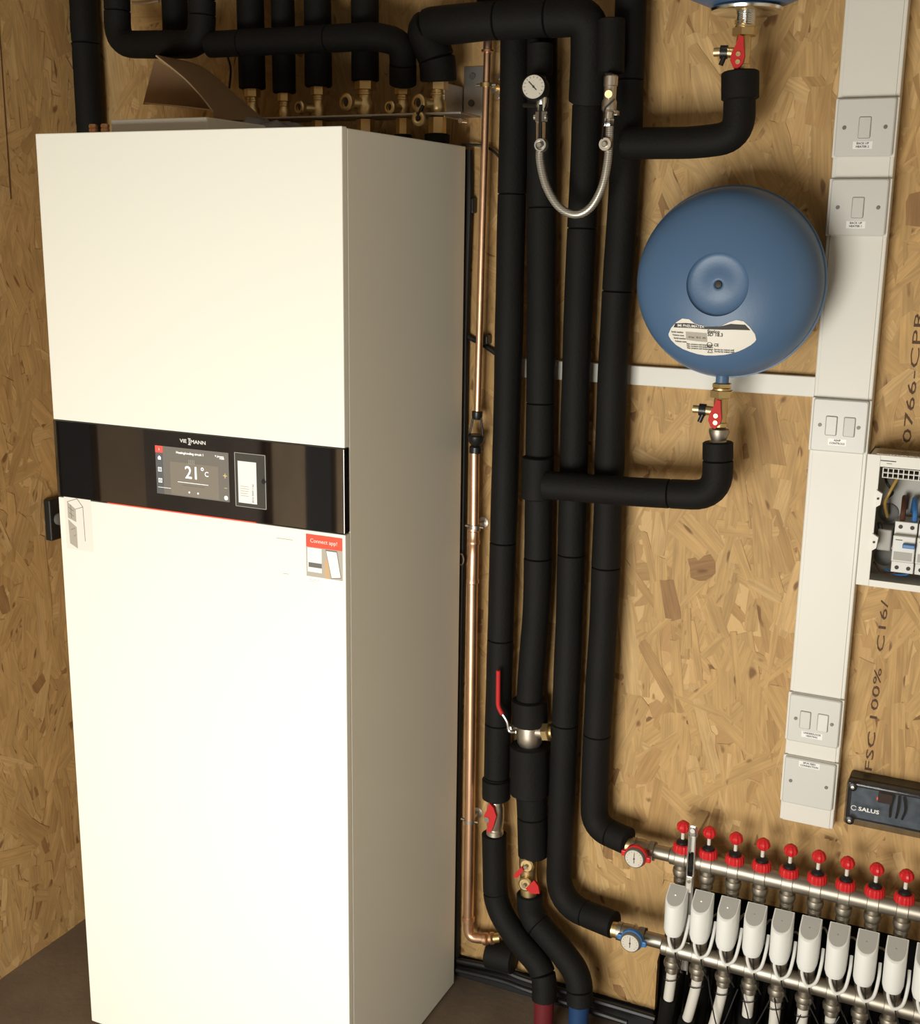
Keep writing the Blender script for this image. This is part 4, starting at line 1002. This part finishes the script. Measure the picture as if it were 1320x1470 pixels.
wire([(cx0+.034, YW-.03, tz-.002), (cx0+.030, CF+.03, tz+.025), (cx0+.036, CF+.02, tz+.045), (cx0+.05, CF+.03, cz1-.03)], .0026, 'wire_yellow')
wire([(cx0+.028, YW-.03, tz-.03), (cx0+.024, CF+.03, tz-.010), (cx0+.034, CF+.03, tz-.028), (cx0+.05, YW-.03, tz-.034)], .0035, 'cable_black')
wire([(cx0+.024, YW-.03, cz1-.04), (cx0+.030, CF+.03, cz1-.05), (cx0+.040, CF+.035, cz1-.066), (cx0+.030, YW-.03, cz1-.08)], .0022, 'cable_black')
wire([(cx0+.058, byf+.025, bz-bh/2+.006), (cx0+.056, byf+.02, bz-bh/2-.004), (cx0+.036, CF+.03, cz0+.016), (cx0+.020, YW-.04, cz0+.03)], .0016, 'wire_brown')
wire([(cx0+.078, byf+.025, bz-bh/2+.006), (cx0+.075, byf+.02, bz-bh/2-.004), (cx0+.055, CF+.03, cz0+.016), (cx0+.040, YW-.04, cz0+.02)], .0018, 'wire_blue')
# clear strip on the box top, tinted like the board it would mirror
B().box((cx0+.012, CF-.004, cz1+.0005), (cx1-.012, YW-.03, cz1+.0045), .0015).build('reflection_strip', 'board_reflection', cu_)

# ------------------------------------------------------------------ smoked control box
SF = .425; bx = Q(1214, 1140, SF).x; bz1 = Q(1217, 1122, SF).z; bz0 = Q(1212, 1182, SF).z; bx1 = bx+.34
cbx = thing('wiring_centre', 'smoked dark plastic wiring centre at the right edge above the manifold', 'control box', (bx, YW, bz0))
B().box((bx, SF+.02, bz0), (bx1, YW, bz1), .004).build('base', 'black_plastic', cbx)
B().box((bx+.008, SF+.012, bz0+.010), (bx1-.008, SF+.020, bz1-.012)).build('circuit_board', 'board_blue', cbx)
lid = B().box((bx-.001, SF, bz0-.001), (bx1+.001, SF+.021, bz1+.001), .005, 3).build('smoked_lid', 'smoke_plastic', cbx)
for zz in (bz0+.008, bz1-.008):
    for xx in (bx+.010, bx1-.010):
        B().lathe([(.0075, 0), (.0075, .003), (.004, .0045), (0, .0045)], (xx, SF+.001, zz), (0, -1, 0), 16).build('lid_screw', 'black_plastic', cbx)
        B().lathe([(.0035, 0), (.003, .0015), (0, .0018)], (xx, SF-.0035, zz), (0, -1, 0), 12).build('screw_head', 'chrome', cbx)
g = Q(1243, 1163, SF)
text('SALUS', .0100, (g.x+.004, SF-.0006, g.z), 'logo_white', cbx, bold=.0002, xs=1.25)
pts = [Vector((g.x-.021+.0042*math.cos(a), SF-.0006, g.z+.0042*math.sin(a))) for a in [PI*.15+i*1.7*PI/16 for i in range(17)]]
B().sweep(pts, .0007, 6).build('logo_mark', 'logo_white', cbx)
g = Q(1260, 1147, SF+.010); B().lathe([(.003, 0), (.003, .002), (0, .004)], (g.x, SF+.012, g.z), (0, -1, 0), 10).build('indicator', 'led_red', cbx)
g = Q(1278, 1158, SF+.006)
for k in range(3):
    B().sweep(spline([(g.x+.010*k, SF+.012, g.z-.022), (g.x+.012*k, SF+.006, g.z), (g.x+.008*k+.004, SF+.008, g.z+.022)], 5), .0022, 6).build('wire', 'cable_black', cbx)
B().box((g.x-.022, SF+.004, g.z+.004), (g.x+.002, SF+.012, g.z+.022), .001).build('relay', 'wire_brown', cbx)

# ------------------------------------------------------------------ underfloor manifold
YU = .412; YD = .372
k0 = Q(978, 1231, YU); k8 = Q(1296, 1304, YU); sp = (k8.x-k0.x)/8; zu = k0.z
NP = 12
d0 = Q(963, 1362, YD); zd = Q(1118, 1401, YD).z; dx0 = Q(966, 1362, YD).x
dsp_ = (Q(1278, 1440, YD).x - Q(966, 1358, YD).x)/8
man = thing('supply_manifold', 'upper nickel manifold bar topped with red-capped flow meters', 'manifold', (k0.x, YU, zu))
B().cyl((k0.x-.022, YU, zu), (k0.x+sp*NP, YU, zu), .0165, seg=24, bev=.002).build('bar', 'nickel', man)
low = thing('return_manifold', 'lower nickel manifold bar carrying the white actuators', 'manifold', (dx0, YD, zd))
B().cyl((dx0-.022, YD, zd), (dx0+dsp_*NP, YD, zd), .0165, seg=24, bev=.002).build('bar', 'nickel', low)
def flow_meter():
    x, y, z = k0.x, YU, zu
    f = B().lathe([(.0125, .012), (.0150, .018), (.0150, .0195), (.0115, .0225), (.0115, .034), (.0085, .037), (.004, .0385)], (x, y, z), (0, 0, 1), 24).build('flow_meter', 'black_plastic', man)
    B().lathe([(.0135, .012), (.0172, .015), (.0175, .019), (.0165, .028), (.0142, .0300), (.0118, .0302)], (x, y, z), (0, 0, 1), 36, .06, 1).build('red_skirt', 'red_plastic', f, ang=15)
    B().cyl((x, y, z+.036), (x, y, z+.054), .0034, seg=10).build('sight_tube', 'pipe_white', f)
    pr = []
    for i in range(9):
        a = -PI/2 + PI*i/8; pr.append((max(.0001, .0128*math.cos(a)) if 0 < i < 8 else .004, .0630+.0118*math.sin(a)))
    B().lathe(pr, (x, y, z), (0, 0, 1), 20, .12, 1).build('knob', 'red_plastic', f, ang=15)
    return f
def lower_port(x, y, z, par):
    f = B().lathe([(.0115, .012), (.0115, .020), (.0145, .022), (.0155, .028), (.0135, .036), (.0105, .040), (.0125, .042), (.0125, .050), (.009, .053)], (x, y, z), (0, 0, -1), 20).build('port_fitting', 'nickel', par)
    return f
fm = flow_meter(); pf = lower_port(k0.x, YU, zu, man)
for i in range(1, NP):
    off = Vector((sp*i, 0, 0)); dup_part(fm, off, man); dup_part(pf, off, man)
# lock-shield collar rings on the bar
bs = B().lathe([(.0172, -.010), (.0182, -.009), (.0182, .009), (.0172, .010)], (k0.x, YU, zu), (1, 0, 0), 24).build('port_boss', 'nickel', man)
for i in range(1, NP): dup_part(bs, Vector((sp*i, 0, 0)), man)
pl = B().lathe([(.0115, .010), (.0115, .022), (.0150, .024), (.0165, .030), (.0155, .036), (.012, .038), (.0125, .040), (.0125, .048), (.0090, .051)], (dx0, YD, zd), (0, 0, -1), 20).build('port_fitting', 'nickel', low)
pc = B().cyl((dx0, YD, zd+.010), (dx0, YD, zd+.030), .0135, .0150, 20, .001).build('valve_insert', 'nickel', low)
tie = B().sweep([Vector((dx0+.0135*math.cos(a), YD+.0135*math.sin(a), zd-.062+.003*math.cos(a))) for a in [i*2*PI/14 for i in range(15)]], .0010, 6).build('cable_tie', 'cable_black', low)
for i in range(1, NP):
    for o in (pl, pc, tie): dup_part(o, Vector((dsp_*i, 0, 0)), low)
bs = B().lathe([(.0172, -.010), (.0182, -.009), (.0182, .009), (.0172, .010)], (dx0, YD, zd), (1, 0, 0), 24).build('port_boss', 'nickel', low)
for i in range(1, NP): dup_part(bs, Vector((dsp_*i, 0, 0)), low)
# actuators
ordn = ['first', 'second', 'third', 'fourth', 'fifth', 'sixth', 'seventh', 'eighth', 'ninth', 'tenth']
x, y = dx0, YD
za = zd + .036; ah = .077
def dsec(sx, yf_, ybk, n=10):
    pts = [(sx, ybk), (-sx, ybk), (-sx, (yf_+ybk)/2-.002)]
    for i in range(1, n): a = PI - PI*i/n; pts.append((sx*math.cos(a)*1.0, (yf_+ybk)/2-.002 - ((ybk-yf_)/2-.002)*math.sin(a)))
    pts.append((sx, (yf_+ybk)/2-.002)); return pts
def dprism(z0, z1, sc0=1, top_tilt=0, s=.0178, f=-.028, bk=.018):
    t = bmesh.new(); sec = dsec(s, f, bk)
    rows = [(z0, sc0*.86), (z0+.010, 1), (z1-.0015, 1), (z1, .955)]; rings = []
    for zz, k_ in rows:
        rings.append([t.verts.new((x+px_*k_, y+py_*k_, zz + (top_tilt*(py_) if zz > z0+.02 else 0))) for px_, py_ in sec])
    n = len(sec)
    for p, q in zip(rings, rings[1:]):
        for i in range(n): t.faces.new((p[i], p[(i+1) % n], q[(i+1) % n], q[i]))
    t.faces.new(rings[0]); t.faces.new(rings[-1])
    bmesh.ops.recalc_face_normals(t, faces=t.faces[:]); return t
act = thing('actuator', 'first white actuator from the left on the lower manifold bar', 'actuator', (x, y, zd+.0165), 'white actuators on the manifold')
bb = B(); bb._add(dprism(za, za+ah, 1, .5)); bb.build('housing', 'actuator_white', act)
bb = B(); t = dprism(za+ah+.0002, za+ah+.0012, 1, .22, .0158, -.0255, .016)
for v_ in t.verts: pass
t.free()
tb = bmesh.new(); sec = dsec(.0155, -.025, .0155); 
lo = [tb.verts.new((x+a_, y+b_, za+ah-.001+.5*b_)) for a_, b_ in sec]; hi = [tb.verts.new((x+a_, y+b_, za+ah+.0008+.5*b_)) for a_, b_ in sec]
for i in range(len(sec)): tb.faces.new((lo[i], lo[(i+1) % len(sec)], hi[(i+1) % len(sec)], hi[i]))
tb.faces.new(hi); tb.faces.new(lo); bmesh.ops.recalc_face_normals(tb, faces=tb.faces[:])
bb._add(tb); cap = bb.build('top_cap', 'actuator_cap', act)
B().cyl((x, y, zd+.0295), (x, y, za+.002), .0140, seg=18).build('collar', 'nickel', act)
cbp = spline([(x-.006, y-.016, za+.006), (x-.004, y-.020, za-.010), (x+.006, y-.026, za-.024), (x+.020, y-.020, za-.016), (x+.0245, y-.004, za+.010), (x+.0235, y+.016, za+.030)], 6)
B().sweep(cbp, .0030, 8).build('cable', 'cable_white', act)
cbp = spline([(x+.004, y-.016, za+.000), (x+.010, y-.024, zd+.004), (x+.018, y-.026, zd-.016), (x+.022, y-.010, zd-.040)], 5)
B().sweep(cbp, .0013, 6).build('tie_lead', 'cable_black', act)
led = B().lathe([(.0014, 0), (.001, .0008), (0, .001)], (x-.001, y-.004, za+ah-.0012), (0, 0, 1), 8).build('indicator', 'led', act)
for i in range(1, 10):
    c = act.copy(); C.objects.link(c); c.location = act.location + Vector((dsp_*i, 0, 0))
    if i == 9: c['label'] = 'white actuator cut off by the right edge of the picture, tenth from the left'
    else: c['label'] = ordn[i] + ' white actuator from the left on the lower manifold bar'
    for ch in list(act.children):
        d = ch.copy(); C.objects.link(d); d.parent = c
        if ch is led and i > 2: d.data = d.data.copy(); d.data.materials[0] = MT['grey_light']
# white pipes from the upper bar (run behind the lower bar) and from the lower bar
for i in range(10):
    px_ = k0.x+sp*i
    pp = spline([(px_, YU, zu-.048), (px_, YU+.003, zu-.12), (px_+.002, YU+.03, zu-.22), (px_-.01, YU+.06, .02), (px_-.01, YU+.06, -.02)], 6)
    t = thing('flow_pipe', 'grey-white flow pipe dropping behind the actuators, %s from the left' % ordn[i], 'pipe', (px_, YU, -.02), 'flow pipes behind the actuators')
    B().sweep(pp[:7], .0095, 12).build('white_pipe', 'pipe_white', t)
    B().sweep(pp[6:], .0125, 12).build('conduit', 'foam', t)  # black lower run added to keep the pipes dark behind the actuators
for i in range(10):
    px_ = dx0+dsp_*i; bend = (-.012, -.024, -.022, -.004, -.002, -.003, 0, .002, .004, .004)[i]
    wl_ = (.062, .095, .115, .052, .056, .050, .030, .030, .03, .03)[i]
    zs = zd-.048; path = spline([(px_, YD, zs), (px_+bend*.10, YD+.001, zs-.025), (px_+bend*.5, YD+.006, zs-.08), (px_+bend, YD+.02, max(.03, zs-.14)), (px_+bend, YD+.02, -.02)], 10)
    path = densify(path, .006)
    k_ = min(range(len(path)), key=lambda j: abs((zs-path[j].z)-wl_))
    t = thing('loop_pipe', 'white heating pipe under the lower bar, %s from the left, entering black conduit' % ordn[i], 'pipe', path[-1], 'heating pipes under the lower bar')
    B().sweep(path[:k_+2], .0098, 14).build('white_pipe', 'pipe_white', t)
    B().sweep(path[k_:], .0150, 14).build('conduit', 'foam', t)
# black conduits seen through the cut-out
for i in range(8):
    gx = hx+.012+.052*i
    o = B().sweep(spline([(gx+.03, YW+.075, .31), (gx+.012, YW+.06, .18), (gx-.004, YW+.05, .06), (gx, YW+.05, -.02)], 6), .014, 12)
    tag(o.build('black_conduit', 'foam', base=(gx, YW+.05, 0)), ('dull black conduit inside the cut-out behind the manifold, %s from its left edge' % ordn[i]), 'conduit', 'black conduits in the cut-out')
# tangled grey leads behind the actuators
for i in range(7):
    gx = dx0+.05+.047*i; r_ = random.random
    o = B().sweep(spline([(gx, YU+.02, zd+.03+.03*r_()), (gx+.02, YU+.03, zd+.05+.03*r_()), (gx+.045, YU+.025, zd+.02+.04*r_()), (gx+.06, YU+.03, zd+.06)], 6), .0022, 6)
    tag(o.build('loose_lead', 'grey_light', base=(gx, YU+.02, zd)), ('thin grey lead slung behind the %s and %s white actuators' % (ordn[i+1], ordn[i+2])), 'cable', 'leads behind the actuators')
for i in range(6):
    gx = dx0+.07+.06*i; r_ = random.random
    o = B().sweep(spline([(gx, YD-.012, zd-.03), (gx+.01+.02*r_(), YD-.022, zd-.07), (gx+.03, YD-.02, zd-.10-.03*r_()), (gx+.055, YD-.005, zd-.045)], 6), .0012, 6)
    tag(o.build('thin_cable', 'cable_black', base=(gx, YD, zd-.08)), ('thin black cable drooping under the lower manifold bar below the %s actuator' % ordn[i+1]), 'cable', 'thin cables under the lower bar')

# chrome pipe bracket between the first two ports
mb = thing('manifold_bracket', 'chrome steel bracket clamping both manifold bars to the wall', 'bracket', Q(985, 1300, YU))
xb = k0.x + sp*.55
zt_ = Q(1000, 1187, YU-.01).z
for s in (-1, 1): B().box((xb-.0045+s*.006-.0015, YU-.022, zd-.06), (xb-.0045+s*.006+.0015, YU-.012, zt_-.012), .0008).build('strap', 'chrome', mb)
B().box((xb-.013, YU-.022, zt_-.016), (xb+.005, YW, zt_-.004), .002).build('top_lug', 'steel', mb)
B().box((xb-.0125, YU-.024, zt_-.016), (xb+.0045, YU-.016, zt_+.008), .004).build('top_plate', 'chrome', mb)
screw(mb, xb-.004, YU-.0245, zt_-.002, .0045, 'steel')
arc = [Vector((xb-.0045, YU-.0215*math.cos(a), zu+.0215*math.sin(a))) for a in [-1.3+i*2.6/12 for i in range(13)]]
B().sweep(arc, .0045, 8).build('clamp_band', 'black_plastic', mb)
B().box((xb-.011, YU-.026, zu-.055), (xb+.002, YU-.014, zu-.02), .002).build('clamp_screw_block', 'steel', mb)
screw(mb, xb-.0045, YU-.0265, zu-.030, .0035, 'chrome')
B().box((xb-.010, YU-.012, zd-.06), (xb+.001, YU+.004, zt_-.02), .001).build('back_strip', 'steel', mb)

# ball valves with thermometers
def dial_valve(pstart, pbar, pd, Yb, Yd, zbar, m, label):
    g = Q(*pstart, Yb); c = Vector((pbar, Yb, zbar)); 
    a = Vector((g.x, Yb, zbar)); L = (c-a).length
    v = thing('dial_valve', label, 'valve', a)
    B().lathe([(.0155, 0), (.0175, .001), (.0175, L*.10), (.0160, L*.11), (.0175, L*.16), (.0175, L*.34), (.0160, L*.36), (.0160, L*.46)], a, (1, 0, 0), 22).build('body', 'nickel', v)
    hexn(B(), a+Vector((L*.46, 0, 0)), a+Vector((L*.60, 0, 0)), .0205).build('union_nut', 'nickel', v)
    B().cyl(a+Vector((L*.60, 0, 0)), c, .0135, seg=20).build('tail', 'nickel', v)
    B().cyl(a+Vector((-.010, 0, 0)), a+Vector((.002, 0, 0)), .015, seg=20).build('inlet', 'brass', v)
    d = Q(*pd, Yd); r = M(15.8, Yd)
    B().cyl((d.x, Yb-.014, zbar-.003), (d.x, Yd+.014, d.z), .007, seg=14).build('spindle', m, v)
    hb = B().lathe([(r*.9, 0), (r*1.10, .002), (r*1.10, .010), (r*1.0, .012)], (d.x, Yd+.014, d.z), (0, -1, 0), 28)
    hb.box((d.x-r*1.45, Yd+.004, d.z-r*.25), (d.x-r*.8, Yd+.012, d.z+r*.32), .002); hb.box((d.x+r*.8, Yd+.004, d.z-r*.42), (d.x+r*1.45, Yd+.012, d.z+r*.15), .002)
    hb.build('butterfly_handle', m, v)
    th = B().lathe([(r*.98, .0), (r*.98, .010), (r*.90, .0125), (r*.88, .011), (0, .011)], (d.x, Yd+.006, d.z), (0, -1, 0), 28).build('thermometer', 'ink_grey', v)
    B().lathe([(0, .0113), (r*.87, .0113), (r*.87, .0118), (0, .0118)], (d.x, Yd+.006, d.z), (0, -1, 0), 28).build('dial_face', 'dial', th)
    nb = B().cyl((d.x, Yd-.0062, d.z-r*.45), (d.x, Yd-.0062, d.z+r*.6), .0006, seg=6); nb.lathe([(0, 0), (.0016, 0), (.0016, .001), (0, .001)], (d.x, Yd-.006, d.z), (0, -1, 0), 10); nb.build('needle', 'ink', th)
    tk = B()
    for i in range(13):
        an = math.radians(225-22.5*i); tk.cyl((d.x+math.cos(an)*r*.64, Yd-.0060, d.z+math.sin(an)*r*.64), (d.x+math.cos(an)*r*.76, Yd-.0060, d.z+math.sin(an)*r*.76), .0003, seg=4)
    tk.build('tick_ring', 'ink_grey', th)
    return v
dial_valve((906, 1215), k0.x-.020, (911, 1231), YU, YU-.045, zu, 'red_plastic', 'nickel valve with a red-rimmed dial feeding the upper manifold bar')
dial_valve((886, 1335), dx0-.020, (905, 1352), YD+.01, YD-.035, zd, 'blue_plastic', 'nickel valve with a blue-rimmed dial feeding the lower manifold bar')

# ------------------------------------------------------------------ loose cables and small bits
def cable(name, label, pts, r, m='cable_black', group=None):
    P = [Q(*p) for p in pts]
    o = B().sweep(spline(P, 6), r, 8); return tag(o.build(name, m, base=P[0]), label, 'cable', group)
cable('black_cable', 'black cable bridging from the cabinet top to the first tall pipe', [(662, 208, .45), (690, 209, .468), (708, 217, .468), (722, 232, .470)], .0026)
cable('black_cable', 'thick black cable slanting behind the copper tube below the blue tank level', [(655, 474, .455), (676, 486, .472), (692, 494, .472), (712, 508, .472)], .0048)
cable('black_cable', 'black strip running down between the cabinet and the copper tube', [(672, 215, .468), (672, 300, .468), (667, 470, .468), (662, 800, .468), (657, 1100, .468), (654, 1375, .468)], .0085)  # round black strip along the gap beside the cabinet edge
cable('black_cable', 'thin black cable end beside the leftmost short pipe', [(327, 82, .470), (331, 100, .470), (329, 127, .470)], .0022)
cable('floor_cable', 'upper black cable lying along the foot of the board', [(655, 1378, .462), (720, 1392, .455), (760, 1408, .45), (940, 1462, .45)], .0060)
cable('floor_cable', 'lower black cable lying along the foot of the board', [(655, 1392, .452), (720, 1408, .442), (765, 1424, .435), (900, 1468, .435)], .0055)
g = Q(676, 295, .47); o = B().box((g.x-.008, .462, g.z-.014), (g.x+.008, YW, g.z+.014), .003).build('cable_clip', 'black_plastic', base=(g.x, YW, g.z)); tag(o, 'small black cable clip between the cabinet edge and the copper tube', 'cable clip')
g = Q(693, 488, .465); o = B().box((g.x-.010, .458, g.z-.008), (g.x+.012, YW, g.z+.010), .003).build('cable_clip', 'black_plastic', base=(g.x, YW, g.z)); tag(o, 'black cable clip beside the first tall pipe, holding the slanting cable', 'cable clip')
g = Q(661, 803, .452); pts = [Vector((g.x+.006*math.cos(a), .452, g.z+.011*math.sin(a))) for a in [i*2*PI/16 for i in range(17)]]
o = B().sweep(pts, .0016, 6).build('hook_ring', 'chrome', base=g); tag(o, 'tiny chrome ring peeping out behind the cabinet edge beside the coupling', 'ring')
# black bracket on the left wall
inv = LW.inverted()
def QL(px, py):
    d = ray(px, py); c_ = inv @ CAM; dl = inv.to_3x3() @ d; k_ = (XL+.02 - c_.x)/dl.x; return c_ + dl*k_
l0 = QL(71, 718); l1 = QL(92, 772)
o = thing('wall_socket', 'small black box on the left wall half hidden by the cabinet', 'socket', (0, 0, 0))
B().box((XL+.002, l0.y, l1.z), (XL+.02, l0.y+.09, l0.z), .003).build('box', 'black_plastic', o)
B().lathe([(.013, 0), (.013, .004), (.009, .007), (0, .007)], (XL+.02, l0.y+.022, (l0.z+l1.z)/2), (1, 0, 0), 16).build('dome', 'grey_plastic', o)
pv = Vector((XL+.002, l0.y+.045, (l0.z+l1.z)/2))
for ch in o.children: ch.data.transform(Matrix.Translation(-pv))
o.matrix_world = LW @ Matrix.Translation(pv)
g = Q(215, 3, .45); o = B().sweep([Q(190, 4, .45), Q(212, 4, .45), Q(228, 1, .45)], .003, 8).build('hanger_wire', 'steel', base=g); tag(o, 'short bit of steel wire between the looped black pipes', 'wire')
